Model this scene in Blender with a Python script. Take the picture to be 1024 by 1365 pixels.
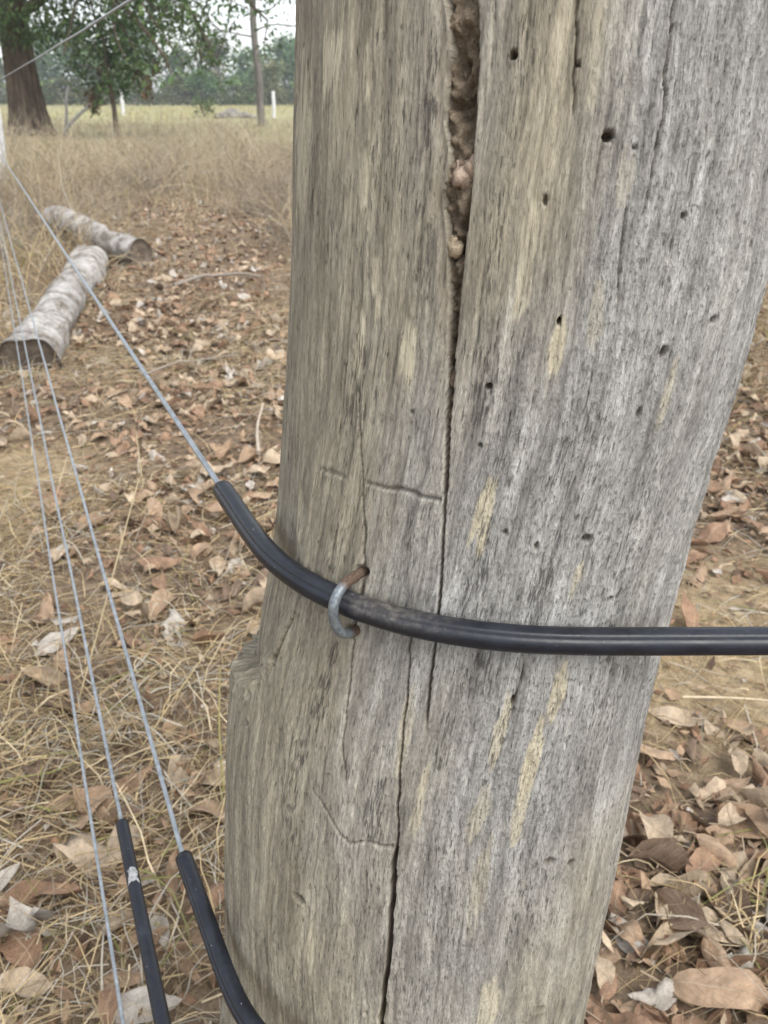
import bpy, math, random
import numpy as np
from mathutils import Vector, Matrix

# ------------------------------------------------------------------ scene, camera, sky, sun, exposure
for o in list(bpy.data.objects): bpy.data.objects.remove(o, do_unlink=True)
scene = bpy.context.scene
COL = scene.collection
R = math.radians

CAM_PITCH = 27.3
cam_data = bpy.data.cameras.new('camera')
cam_data.sensor_fit = 'VERTICAL'; cam_data.sensor_height = 36.0; cam_data.lens = 28.25
cam_data.clip_start = 0.02; cam_data.clip_end = 3000
cam_data.dof.use_dof = True; cam_data.dof.focus_distance = 0.40; cam_data.dof.aperture_fstop = 21.0
cam = bpy.data.objects.new('camera', cam_data); COL.objects.link(cam)
cam.location = (0, 0, 1.0); cam.rotation_euler = (R(90-CAM_PITCH), 0, 0)
scene.camera = cam

SUN_EL, SUN_AZ = 58.0, 138.0           # degrees; azimuth clockwise from +Y: behind the camera, to its right
world = bpy.data.worlds.new('World'); scene.world = world; world.use_nodes = True
wn = world.node_tree; wn.nodes.clear()
sky = wn.nodes.new('ShaderNodeTexSky'); sky.sky_type = 'NISHITA'; sky.sun_disc = False
sky.sun_elevation = R(SUN_EL); sky.sun_rotation = R(SUN_AZ)
sky.air_density = 1.0; sky.dust_density = 1.5; sky.ozone_density = 1.0
hs = wn.nodes.new('ShaderNodeHueSaturation'); hs.inputs['Saturation'].default_value = 0.30   # high thin overcast
bg = wn.nodes.new('ShaderNodeBackground'); bg.inputs['Strength'].default_value = 0.15
wo = wn.nodes.new('ShaderNodeOutputWorld')
wn.links.new(sky.outputs[0], hs.inputs['Color']); wn.links.new(hs.outputs[0], bg.inputs['Color']); wn.links.new(bg.outputs[0], wo.inputs['Surface'])

sun_data = bpy.data.lights.new('sun', 'SUN'); sun_data.energy = 1.2; sun_data.angle = R(35); sun_data.color = (1.0, .96, .9)
sun = bpy.data.objects.new('sun', sun_data); COL.objects.link(sun)
to_sun = Vector((math.cos(R(SUN_EL))*math.sin(R(SUN_AZ)), math.cos(R(SUN_EL))*math.cos(R(SUN_AZ)), math.sin(R(SUN_EL))))
sun.rotation_euler = to_sun.to_track_quat('Z', 'Y').to_euler(); sun.location = (5, -5, 12)

vs = scene.view_settings
vs.view_transform = 'Standard'; vs.look = 'None'; vs.exposure = 1.18; vs.gamma = 1.0; vs.use_curve_mapping = False

# ------------------------------------------------------------------ helpers
rng = np.random.default_rng(7)
random.seed(7)
def hash2(ix, iy, seed):
    h = (ix.astype(np.int64)*374761393 + iy.astype(np.int64)*668265263 + seed*1442695041) & 0xffffffff
    h = ((h ^ (h >> 13))*1274126177) & 0xffffffff
    h = ((h ^ (h >> 16))*2246822519) & 0xffffffff
    return ((h ^ (h >> 15)) & 0xffffff)/float(0xffffff)
def vnoise(x, y, seed=0):
    x = np.asarray(x, float); y = np.asarray(y, float); x, y = np.broadcast_arrays(x, y)
    ix, iy = np.floor(x), np.floor(y); fx, fy = x-ix, y-iy
    fx = fx*fx*(3-2*fx); fy = fy*fy*(3-2*fy)
    a, b = hash2(ix, iy, seed), hash2(ix+1, iy, seed); c, d = hash2(ix, iy+1, seed), hash2(ix+1, iy+1, seed)
    return (a+(b-a)*fx)*(1-fy)+(c+(d-c)*fx)*fy
def fbm(x, y, seed=0, octaves=4):
    s, a, n = 0, .5, 0
    for k in range(octaves):
        s = s+a*vnoise(x*2**k, y*2**k, seed+17*k); n += a; a *= .5
    return s/n
def sstep(a, b, x):
    t = np.clip((x-a)/(b-a), 0, 1); return t*t*(3-2*t)

def new_mesh(name, verts, quads=None, tris=None, smooth=True, attrs=None, mats=None, fmat=None):
    """mesh from numpy arrays; attrs: name -> (n,3) colours or (n,) floats, per vertex"""
    me = bpy.data.meshes.new(name)
    verts = np.asarray(verts, np.float32).reshape(-1, 3)
    nq = 0 if quads is None else len(quads); nt = 0 if tris is None else len(tris)
    me.vertices.add(len(verts)); me.vertices.foreach_set('co', verts.ravel())
    loops = np.concatenate([np.asarray(q, np.int32).ravel() for q in (quads, tris) if q is not None and len(q)])
    starts = np.concatenate([np.arange(nq)*4, nq*4+np.arange(nt)*3]).astype(np.int32)
    me.loops.add(len(loops)); me.loops.foreach_set('vertex_index', loops)
    me.polygons.add(nq+nt); me.polygons.foreach_set('loop_start', starts)
    me.polygons.foreach_set('loop_total', np.r_[np.full(nq, 4), np.full(nt, 3)].astype(np.int32))
    me.polygons.foreach_set('use_smooth', np.full(nq+nt, smooth))
    for k, v in (attrs or {}).items():
        v = np.asarray(v, np.float32)
        if v.ndim == 1:
            a = me.attributes.new(k, 'FLOAT', 'POINT'); a.data.foreach_set('value', v)
        elif v.shape[1] == 2:
            a = me.attributes.new(k, 'FLOAT2', 'POINT'); a.data.foreach_set('vector', v.ravel())
        else:
            a = me.attributes.new(k, 'FLOAT_COLOR', 'POINT')
            a.data.foreach_set('color', np.c_[v, np.ones(len(v))].astype(np.float32).ravel())
    for m in (mats or []): me.materials.append(m)
    if fmat is not None: me.polygons.foreach_set('material_index', np.asarray(fmat, np.int32))
    me.update(calc_edges=True); me.validate()
    return me
def link(name, me, parent=None, loc=None):
    o = bpy.data.objects.new(name, me); COL.objects.link(o)
    if parent is not None: o.parent = parent
    if loc is not None: o.location = loc
    return o
def tag(o, label=None, category=None, group=None, kind=None):
    if label: o['label'] = label
    if category: o['category'] = category
    if group: o['group'] = group
    if kind: o['kind'] = kind
    return o
def empty(name, loc, label, category, group=None):
    o = bpy.data.objects.new(name, None); COL.objects.link(o); o.location = loc; o.empty_display_size = .1
    return tag(o, label, category, group)
def grid_quads(nu, nv, wrap=False):
    i = np.arange(nu if wrap else nu-1); j = np.arange(nv-1)
    I, J = np.meshgrid(i, j, indexing='ij'); I2 = (I+1) % nu
    return np.stack([I*nv+J, I2*nv+J, I2*nv+J+1, I*nv+J+1], -1).reshape(-1, 4)
def frames(P, up=(0, 0, 1)):
    P = np.asarray(P, float); T = np.gradient(P, axis=0); T /= np.linalg.norm(T, axis=1)[:, None]+1e-12
    u = np.asarray(up, float)
    A = np.cross(T, u); n = np.linalg.norm(A, axis=1)
    bad = n < 1e-3
    if bad.any(): A[bad] = np.cross(T[bad], (1, 0, .01)); n = np.linalg.norm(A, axis=1)
    A /= n[:, None]; B = np.cross(A, T)
    return T, A, B
def tube(P, rad, ns=8, up=(0, 0, 1), rfun=None, cap=True):
    """verts, quads, tris of a tube along P; rfun(phi, k) scales the radius"""
    P = np.asarray(P, float); n = len(P); rad = np.broadcast_to(np.asarray(rad, float), (n,))
    T, A, B = frames(P, up)
    ph = np.arange(ns)/ns*2*math.pi
    rr = rad[None, :]*np.ones((ns, 1))
    if rfun is not None: rr = rr*rfun(ph[:, None], np.arange(n)[None, :])
    V = P[None]+rr[..., None]*(np.cos(ph)[:, None, None]*A[None]+np.sin(ph)[:, None, None]*B[None])
    V = V.reshape(-1, 3); q = grid_quads(ns, n, True); t = np.zeros((0, 3), int)
    if cap:
        c0, c1 = len(V), len(V)+1; V = np.vstack([V, P[0], P[-1]])
        k = np.arange(ns); k2 = (k+1) % ns
        t = np.vstack([np.stack([k*n, k2*n, np.full(ns, c0)], -1)[:, ::-1][:, ::-1], np.stack([k2*n+n-1, k*n+n-1, np.full(ns, c1)], -1)])
    return V, q, t
class Soup:
    """collects tubes and sheets that together make ONE part"""
    def __init__(s): s.v, s.q, s.t, s.c, s.n = [], [], [], [], 0
    def add(s, V, q=None, t=None, col=None):
        s.v.append(V)
        if q is not None and len(q): s.q.append(np.asarray(q)+s.n)
        if t is not None and len(t): s.t.append(np.asarray(t)+s.n)
        if col is not None: s.c.append(np.broadcast_to(np.asarray(col, float), (len(V), 3)))
        s.n += len(V)
    def mesh(s, name, mat, smooth=True):
        return new_mesh(name, np.vstack(s.v), np.vstack(s.q) if s.q else None, np.vstack(s.t) if s.t else None,
                        smooth, {'tint': np.vstack(s.c)} if s.c else None, [mat])
def spline(P, n):
    P = np.asarray(P, float); m = len(P); t = np.linspace(0, m-1, n); i = np.minimum(t.astype(int), m-2); f = (t-i)[:, None]
    p0, p1, p2, p3 = P[np.maximum(i-1, 0)], P[i], P[i+1], P[np.minimum(i+2, m-1)]
    return .5*(2*p1+(p2-p0)*f+(2*p0-5*p1+4*p2-p3)*f*f+(3*p1-p0-3*p2+p3)*f**3)

# ------------------------------------------------------------------ materials
class Nodes:
    def __init__(s, name, rough=.8, spec=.3, metal=0.0):
        s.m = bpy.data.materials.new(name); s.m.use_nodes = True; s.t = s.m.node_tree
        s.b = s.t.nodes['Principled BSDF']; s.out = s.t.nodes['Material Output']
        s.b.inputs['Roughness'].default_value = rough; s.b.inputs['Specular IOR Level'].default_value = spec; s.b.inputs['Metallic'].default_value = metal
    def n(s, typ, **kw):
        x = s.t.nodes.new('ShaderNode'+typ)
        for k, v in kw.items(): setattr(x, k, v)
        return x
    def l(s, a, b): s.t.links.new(a, b)
    def attr(s, name, out='Color'):
        x = s.n('Attribute'); x.attribute_name = name; return x.outputs[out]
    def pos(s): return s.n('NewGeometry').outputs['Position']
    def obj(s): return s.n('TexCoord').outputs['Object']
    def mapping(s, vec, scale=(1, 1, 1), loc=(0, 0, 0)):
        x = s.n('Mapping'); x.inputs['Scale'].default_value = scale; x.inputs['Location'].default_value = loc; s.l(vec, x.inputs['Vector']); return x.outputs[0]
    def noise(s, vec, scale=5, detail=4, rough=.55, dist=0, dim='3D'):
        x = s.n('TexNoise', noise_dimensions=dim); s.l(vec, x.inputs['Vector'])
        for k, v in (('Scale', scale), ('Detail', detail), ('Roughness', rough), ('Distortion', dist)): x.inputs[k].default_value = v
        return x.outputs['Fac']
    def ramp(s, fac, stops, interp='LINEAR'):
        x = s.n('ValToRGB'); e = x.color_ramp.elements; x.color_ramp.interpolation = interp
        while len(e) < len(stops): e.new(.5)
        for k, (p, c) in enumerate(stops):
            e[k].position = p; e[k].color = (c, c, c, 1) if isinstance(c, (int, float)) else (*c, 1)
        s.l(fac, x.inputs['Fac']); return x.outputs['Color']
    def mix(s, fac, a, b, mode='MIX'):
        x = s.n('Mix', data_type='RGBA', blend_type=mode)
        for v, i in ((fac, 0), (a, 6), (b, 7)):
            if hasattr(v, 'is_linked'): s.l(v, x.inputs[i])
            elif i == 0: x.inputs[0].default_value = v
            else: x.inputs[i].default_value = (*v, 1)
        return x.outputs[2]
    def math(s, op, a, b=0.0, clamp=False):
        x = s.n('Math', operation=op, use_clamp=clamp)
        for k, v in enumerate((a, b)):
            if hasattr(v, 'is_linked'): s.l(v, x.inputs[k])
            else: x.inputs[k].default_value = v
        return x.outputs[0]
    def bump(s, h, strength=.5, dist=.01, normal=None):
        x = s.n('Bump'); x.inputs['Strength'].default_value = strength; x.inputs['Distance'].default_value = dist
        s.l(h, x.inputs['Height'])
        if normal is not None: s.l(normal, x.inputs['Normal'])
        return x.outputs[0]
    def done(s, col=None, normal=None, rough=None):
        if col is not None:
            if hasattr(col, 'is_linked'): s.l(col, s.b.inputs['Base Color'])
            else: s.b.inputs['Base Color'].default_value = (*col, 1)
        if normal is not None: s.l(normal, s.b.inputs['Normal'])
        if rough is not None: s.l(rough, s.b.inputs['Roughness'])
        return s.m

def mat_tinted(name, rough=.8, spec=.2, trans=0.0, vary=.25, scale=60):
    """colour from the per-vertex tint of the thing, broken up by fine mottling"""
    N = Nodes(name, rough, spec)
    t = N.attr('tint'); f = N.noise(N.obj(), scale, 3, .6)
    c = N.mix(1.0, t, N.ramp(f, [(.3, 1-vary), (.7, 1+vary)]), 'MULTIPLY')
    N.done(c)
    if trans:
        tr = N.n('BsdfTranslucent'); N.l(c, tr.inputs['Color']); ms = N.n('MixShader'); ms.inputs[0].default_value = trans
        N.l(N.b.outputs[0], ms.inputs[1]); N.l(tr.outputs[0], ms.inputs[2]); N.l(ms.outputs[0], N.out.inputs['Surface'])
    return N.m

# ------------------------------------------------------------------ ground
def ground_z(x, y):
    near = np.exp(-(np.hypot(x, y)/60)**2)
    return near*((fbm(x*.9+3, y*.9, 5, 3)-.5)*.07+(fbm(x*5, y*5, 9, 3)-.5)*.022) + .25*(vnoise(x/45., y/45., 3)-.5)*(1-near)
def axis(lo, hi, step, far, grow):
    a = [np.arange(lo, hi+1e-9, step)]
    d, x = step, hi; out = []
    while x < far: d *= grow; x += d; out.append(x)
    d, x = step, lo; pre = []
    while x > -far: d *= grow; x -= d; pre.append(x)
    return np.r_[pre[::-1], a[0], out]
gx = axis(-4.5, 2.6, .05, 620, 1.13); gy = axis(.2, 8.0, .05, 620, 1.13)
GX, GY = np.meshgrid(gx, gy, indexing='ij')
GV = np.stack([GX, GY, ground_z(GX, GY)], -1).reshape(-1, 3)
def soil_patch(x, y):
    """bare sandy ground: beside the post on the right, and by the wires on the left"""
    n = (fbm(x*3, y*3, 21, 3)-.5)*.9
    a = 1-np.hypot((x-.80)/.75, (y-1.36)/.42); b = 1-np.hypot((x+1.2)/.42, (y-2.0)/.55)
    return np.clip(np.maximum(a, b)*2+n, 0, 1)
N = Nodes('dry_ground', .95, .1)
p = N.pos()
g1 = N.noise(p, 1.6, 5, .6); g2 = N.noise(p, 38, 5, .65); g3 = N.noise(p, 220, 3, .6)
soil = N.ramp(g2, [(.25, (.20, .145, .085)), (.55, (.37, .285, .175)), (.8, (.50, .41, .27))])
litter = N.ramp(g2, [(.25, (.10, .073, .048)), (.55, (.215, .16, .108)), (.8, (.36, .28, .19))])
near = N.mix(N.attr('bare', 'Fac'), litter, soil)
sep = N.n('SeparateXYZ'); N.l(p, sep.inputs[0])
fard = N.math('MULTIPLY', N.math('SUBTRACT', sep.outputs[1], 8), 1/14, True)
field = N.ramp(N.noise(N.mapping(p, (.35, .12, 1)), 1.0, 5, .6), [(.3, (.24, .205, .13)), (.5, (.34, .315, .175)), (.7, (.36, .365, .19))])
col = N.mix(fard, near, field)
N.done(N.mix(.5, col, N.ramp(g3, [(.3, .55), (.7, 1.3)]), 'MULTIPLY'), N.bump(N.math('ADD', g2, N.math('MULTIPLY', g3, .5)), .8, .012))
ground = link('ground', new_mesh('ground', GV, grid_quads(len(gx), len(gy)), attrs={'bare': soil_patch(GV[:, 0], GV[:, 1])}, mats=[N.m]))
tag(ground, 'dry sandy ground under dead leaves and straw', kind='structure')

# ------------------------------------------------------------------ the big weathered post
# ---- post shape: cross-section at the hose level, and how it changes with height
SEC = np.array([(-.072,.415),(-.060,.372),(-.036,.340),(-.004,.3155),(.034,.3015),(.076,.297),(.112,.307),(.136,.335),
                (.143,.385),(.127,.445),(.080,.488),(.020,.497),(-.035,.480),(-.064,.450)])
PZ = np.array([-.30,.0,.2,.3,.35,.4,.45,.5,.55,.6,.65,.7,.75,.8,.85,.9,.95,1.0,1.1,1.6])
PL = np.array([-.22,-.20,-.17,-.142,-.130,-.1203,-.1163,-.1128,-.1094,-.1054,-.1012,-.0907,-.0773,-.0665,-.0584,-.0513,-.0468,-.043,-.036,.0])
PR = np.array([.16,.15,.143,.140,.1365,.134,.1338,.1365,.139,.1417,.1439,.1465,.1502,.1552,.1604,.1692,.1717,.1704,.177,.215])
def closed_spline(P, n):
    out, m = [], len(P)
    for i in range(m):
        a, b, c, d = P[i-1], P[i], P[(i+1) % m], P[(i+2) % m]
        for k in range(n):
            t = k/n
            out.append(.5*(2*b+(c-a)*t+(2*a-5*b+4*c-d)*t*t+(3*b-a-3*c+d)*t**3))
    return np.array(out)
_S = closed_spline(SEC, 60); _S = np.vstack([_S, _S[:1]])
_G = np.r_[0, np.cumsum(np.linalg.norm(np.diff(_S, axis=0), axis=1))]
PER = _G[-1]; _X0, _X1 = _S[:,0].min(), _S[:,0].max()
def smooth_table(z, T):
    return sum(np.interp(z+d, PZ, T) for d in (-.03,-.015,0,.015,.03))/5
def post_surface(t, z):
    """point on the undetailed post: t runs once round it (0 = left extreme, then the front), z is the height"""
    s = np.mod(t, 1)*PER
    bx, by = np.interp(s, _G, _S[:,0]), np.interp(s, _G, _S[:,1])
    l, r = smooth_table(z, PL), smooth_table(z, PR)
    return np.stack([l+(bx-_X0)/(_X1-_X0)*(r-l), by+(z-.786)*.10, z+0*bx], -1)

# weathering on the post: (position round the post, height, sizes in mm ...)
CRACK_LEFT = [(1.0449,0.1792),(1.0311,0.1816),(1.0217,0.1846),(1.0123,0.1861),(0.9925,0.1885),(0.9718,0.1925),(0.95,0.1945),(0.9273,0.1994),(0.9066,0.2033),(0.8789,0.2088),(0.8527,0.2147),(0.8359,0.2182),(0.8048,0.2241),(0.785,0.2275),(0.7732,0.2295),(0.7539,0.2315),(0.7361,0.2344),(0.7218,0.2374),]
CRACK_RIGHT = [(1.0439,0.2009),(1.0306,0.2019),(1.0217,0.2033),(1.0118,0.2048),(0.9925,0.2068),(0.9723,0.2073),(0.9505,0.2073),(0.9278,0.2068),(0.9071,0.2073),(0.8789,0.2117),(0.8532,0.2167),(0.8359,0.2191),(0.8048,0.2251),(0.785,0.2285),(0.7732,0.23),(0.7539,0.2325),(0.7361,0.2349),(0.7218,0.2379),]
CRACKS = [
    [(0.1416,0.8838,0.17,1),(0.1471,0.8626,0.34,3),(0.1550,0.8438,0.52,4),(0.1629,0.8221,1.05,8),(0.1678,0.8023,1.24,9),(0.1688,0.7855,1.08,8)],
    [(0.1688,0.7855,0.72,8),(0.1688,0.7702,0.91,8),(0.1708,0.7524,0.74,7),(0.1767,0.7208,0.76,6),(0.1787,0.7060,0.61,4),(0.1871,0.6842,0.31,2)],
    [(0.2108,0.7821,0.28,3),(0.2117,0.7747,0.56,5),(0.2191,0.7366,0.73,7),(0.2196,0.7307,0.80,7),(0.2275,0.6882,0.91,8),(0.2315,0.6536,1.02,9)],
    [(0.2320,0.6531,1.56,9),(0.2320,0.6334,2.78,16),(0.2330,0.6057,2.64,16),(0.2340,0.5622,2.53,16),(0.2359,0.5005,2.66,16)],
    [(0.1599,0.8438,0.51,1.5),(0.1747,0.8443,0.68,2.5),(0.1866,0.8448,0.87,3),(0.2142,0.8428,0.98,2.5)],
    [(0.1130,0.8418,0.54,1),(0.1273,0.8418,0.71,1.8),(0.1387,0.8423,0.70,1.5)],
    [(0.2053,0.6497,0.63,2),(0.2157,0.6511,0.87,3.5),(0.2295,0.6526,0.98,4)],
    [(0.1609,0.6709,0.80,1),(0.1762,0.6605,1.20,1.5),(0.1885,0.6511,1.40,1.8),(0.1984,0.6467,1.60,2.2),(0.2053,0.6497,0.79,2)],
    [(0.3041,1.0335,0.35,5),(0.3050,1.0108,0.39,5),(0.3070,0.9925,0.40,5),(0.3060,0.9762,0.33,4),(0.3050,0.9619,0.19,2)],
    [(0.2947,0.9634,0.28,3),(0.2952,0.9436,0.26,3),(0.2976,0.9253,0.17,1)],
    [(0.3791,0.9733,0.34,4),(0.3791,0.9535,0.38,4),(0.3756,0.9342,0.24,2)],
    [(0.2547,1.0296,0.26,2),(0.2577,1.0093,0.32,3),(0.2586,0.9950,0.19,1)],
    [(0.1140,0.7771,0.77,2),(0.1086,0.7603,1.17,4),(0.1017,0.7445,2.00,7),(0.0967,0.7287,2.44,8)],
    [(0.2912,0.7692,0.34,2),(0.2897,0.7529,0.70,5),(0.2907,0.7381,0.28,2)],
]
HOLES = [(0.2251,1.0133,1.7,1.3,5),(0.2596,1.0103,0.9,0.7,5),(0.2804,0.9876,2.3,1.7,7),(0.2952,0.9841,1.0,0.7,2.5),(0.2502,0.9659,0.8,2.2,3),(0.3292,0.9609,1.5,1.1,6),(0.2665,0.9224,0.8,1.5,8),(0.2315,0.8947,1.6,0.9,6),(0.1846,0.8794,1.1,0.8,3),(0.3317,0.9105,1.6,2.2,6),(0.3593,0.9224,1.7,1.5,6),(0.3248,0.8863,1.0,2.5,2.5),(0.3120,0.8315,2.3,1.9,4),(0.2601,0.8330,1.3,1.1,4),(0.2330,0.8700,1.0,1.1,3),(0.2813,0.8275,0.9,1.9,3),(0.2892,0.7499,1.0,3.0,8),(0.1579,0.5919,3.8,3.0,12),(0.3564,0.6457,2.2,2.8,6),(0.3391,0.6497,3.0,2.8,3),(0.3524,0.5390,3.0,2.5,4),(0.0730,0.6778,3.9,1.7,4),(0.0636,0.7124,5.9,2.2,7),(0.0928,0.7297,2.6,3.0,6),(0.1150,0.7751,4.3,1.5,3),(0.2211,0.5266,1.3,1.7,3),(0.3490,0.7687,1.1,2.2,3),(0.3376,0.8008,1.6,1.9,2),]
PALE = [(0.2458,0.8418,4.6,16.1,1),(0.0938,1.0123,6.5,13.6,0.8),(0.1288,1.0059,3.5,12.4,0.8),(0.1323,0.9708,3.0,12.4,0.7),(0.1476,0.9323,2.6,12.4,0.9),(0.1357,0.9051,3.5,16.3,1),(0.1757,0.9031,4.3,17.0,0.9),(0.1495,0.9219,2.0,10.5,0.6),(0.0804,0.8127,4.6,16.7,0.7),(0.2670,0.9130,3.3,10.5,0.9),(0.3396,0.8922,2.0,14.8,0.6),(0.3144,0.8147,2.6,12.6,0.7),(0.3189,0.7509,3.9,16.4,1),(0.3124,0.7213,3.9,25.9,1),(0.3124,0.6897,2.9,19.5,0.8),(0.2868,0.7317,2.3,21.6,0.8),(0.2448,0.6936,2.6,25.9,0.7),(0.2468,1.0162,3.0,19.8,0.5),(0.2419,0.9491,3.9,24.7,0.6),(0.2680,1.0162,2.6,22.2,0.4),(0.2438,0.9876,5.2,29.6,0.35),(0.0419,0.9782,12.2,37.1,0.5),(0.2231,0.7218,2.6,25.9,0.5),(0.3144,0.5484,6.1,24.7,0.7),(0.2937,0.6358,3.3,34.6,0.4),(0.1204,0.6388,3.3,27.8,0.5),(0.1713,0.5587,3.0,16.7,0.7),(0.2453,0.6749,2.9,17.3,0.6),(0.2917,0.9708,3.5,14.8,0.3),(0.2863,0.9194,3.3,15.4,0.4),(0.1165,0.9999,10.4,39.5,0.25),(0.2848,0.6842,3.9,17.3,0.5),]
DARK = [(0.1382,0.8833,6.9,21.6,1),(0.1772,1.0014,2.9,21.6,1),(0.1801,0.9466,4.6,27.8,0.6),(0.2231,0.9456,3.0,29.6,0.9),(0.2290,0.8932,7.2,27.8,0.9),(0.0715,0.9609,9.1,21.6,0.7),(0.1510,0.9812,9.8,27.2,0.4),(0.1540,0.7262,5.2,30.3,1),(0.2132,0.6734,4.6,22.2,1),(0.2498,0.7213,4.6,21.6,0.9),(0.2646,0.7593,7.2,13.0,1),(0.1421,0.6640,6.5,44.5,0.8),(0.2201,0.6245,6.1,27.8,0.5),(0.2483,0.8819,7.8,37.1,0.6),(0.2305,1.0162,5.9,22.2,0.5),(0.2971,0.8646,9.8,34.0,0.6),(0.3475,0.8147,9.8,44.5,0.5),(0.3579,0.7252,11.3,51.9,0.5),(0.2038,0.8305,8.5,14.8,0.6),(0.2493,0.8137,3.9,29.6,0.7),(0.1471,0.8122,10.4,22.2,0.5),(0.2734,0.6343,13.0,61.1,0.4),(0.3273,0.6250,9.8,44.5,0.5),(0.1451,0.5232,14.1,43.2,0.5),(0.2892,0.8092,4.6,22.2,0.8),(0.2853,0.7208,4.3,25.9,0.7),(0.2488,0.5647,13.0,33.3,0.4),]

POST_TH_Z = [.0, .68, .72, .76, .80, .85, .90, .98, 1.2]; POST_TH = [0, 14, 11, 10, 7, 4, 2, 0, 0]
zf = np.arange(.39, 1.046, .0012)
pz = np.r_[np.arange(-.30, .385, .03), zf, np.arange(1.06, 1.48, .02)]
tf = np.arange(-.075, .455, .55/660)
pt = np.r_[tf, np.linspace(.46, .92, 60)]
PT, PZZ = np.meshgrid(pt, pz, indexing='ij')
def outward(T, Z):
    a = post_surface(T+.002, Z)-post_surface(T-.002, Z); b = post_surface(T, Z+.004)-post_surface(T, Z-.004)
    n = np.cross(a, b); return n/np.linalg.norm(n, axis=-1)[..., None]
S_mm = PT*PER*1000; Z_mm = PZZ*1000
s_m, z_m = S_mm/1000, PZZ
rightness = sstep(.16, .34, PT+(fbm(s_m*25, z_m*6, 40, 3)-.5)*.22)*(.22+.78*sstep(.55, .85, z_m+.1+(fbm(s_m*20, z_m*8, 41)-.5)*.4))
front = ((PT < .455) & (PZZ > .388) & (PZZ < 1.047)).astype(float)
wob = (fbm(z_m*9, s_m*5, 50, 3)-.5)*.010                       # fibres wander a little
sg = s_m+wob
disp = (fbm(sg*28, z_m*4, 1, 3)-.5)*5.0 + (fbm(sg*110, z_m*10, 2, 3)-.5)*1.7
g_f = fbm(sg*420, z_m*30, 3, 3)
disp += front*((g_f-.5)*1.1 - .8*sstep(.58, .76, fbm(sg*520, z_m*48, 4, 2)))
disp += front*rightness*((fbm(sg*330, z_m*120, 6, 3)-.5)*1.5)
crackness = np.zeros_like(disp)
jit = (vnoise(z_m*160, 0*z_m, 60)-.5)*1.1+(vnoise(z_m*45, 0*z_m, 61)-.5)*1.6
def carve_line(pts, jitter=1.0):
    global disp
    P = np.array(pts); sx = P[:, 0]*PER*1000; zz = P[:, 1]*1000
    for k in range(len(P)-1):
        m = 9
        I = np.where((S_mm > min(sx[k], sx[k+1])-m) & (S_mm < max(sx[k], sx[k+1])+m) & (Z_mm > min(zz[k], zz[k+1])-m) & (Z_mm < max(zz[k], zz[k+1])+m))
        if not len(I[0]): continue
        a = np.array([sx[k], zz[k]]); d = np.array([sx[k+1], zz[k+1]])-a; L2 = d@d
        vert = abs(d[1]) > abs(d[0])
        qx = S_mm[I]+(jit[I]*jitter if vert else 0); qz = Z_mm[I]+(0 if vert else (vnoise(S_mm[I]/7, S_mm[I]*0, 63)-.5)*1.6*jitter)
        f = np.clip(((qx-a[0])*d[0]+(qz-a[1])*d[1])/L2, 0, 1)
        dist = np.hypot(qx-a[0]-f*d[0], qz-a[1]-f*d[1])
        hw = np.maximum((P[k, 2]+(P[k+1, 2]-P[k, 2])*f)*.5, .42 if vert else .85); dep = P[k, 3]+(P[k+1, 3]-P[k, 3])*f
        cut = dep*(1-sstep(.45, 1.2, dist/hw))
        crackness[I] = np.maximum(crackness[I], cut)
for c in CRACKS: carve_line(c)
cl_ = np.array(CRACK_LEFT)[::-1]; cr_ = np.array(CRACK_RIGHT)[::-1]
def crack_edges(z):
    l = np.interp(z, cl_[:, 0], cl_[:, 1])*PER*1000; r = np.interp(z, cr_[:, 0], cr_[:, 1])*PER*1000
    top = sstep(.91, .96, z)
    j = (vnoise(z*120, 0*z, 60)-.5)*.35
    j = j*(1-.8*top)
    return l+j+(fbm(z*55, 0*z, 70, 2)-.5)*4.5*top, r+j+(fbm(z*55, 0*z, 71, 3)-.5)*2.0*top
eL, eR = crack_edges(z_m)
wid = np.maximum(eR-eL, 0); mid = (eL+eR)/2; hw = np.maximum(wid/2, .42)
inside = 1-sstep(hw-.35, hw+.40, np.abs(S_mm-mid))
dep = np.where(z_m > 1.047, 0, np.interp(wid, [0, .6, 3, 6], [4, 9, 24, 34]))*sstep(.7218, .74, z_m)
crackness = np.maximum(crackness, inside*dep)
lip = np.exp(-((eL-2.0-S_mm)/2.2)**2)*sstep(.88, .93, z_m)*front     # pale torn edge left of the split
disp -= lip*1.2
for (t, z, rx, rz, dpt) in HOLES+[(.1668, .8005, 3.6, 3.2, 3.0), (.1672, .7695, 3.4, 2.6, 2.0)]:   # the last two: where the staple bites in
    I = np.where((np.abs(PT-t)*PER*1000 < rx*2+4) & (np.abs(PZZ-z)*1000 < rz*2+4))
    e = np.hypot((S_mm[I]-t*PER*1000)/max(rx, 1.0), (Z_mm[I]-z*1000)/max(rz, 1.0))
    e = e+(vnoise(S_mm[I]/2, Z_mm[I]/2, 77)-.5)*.25
    crackness[I] = np.maximum(crackness[I], dpt*1.3*(1-sstep(.5, 1.2, e)))
    disp[I] += .5*np.exp(-((e-1.25)/.3)**2)
disp -= crackness
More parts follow.
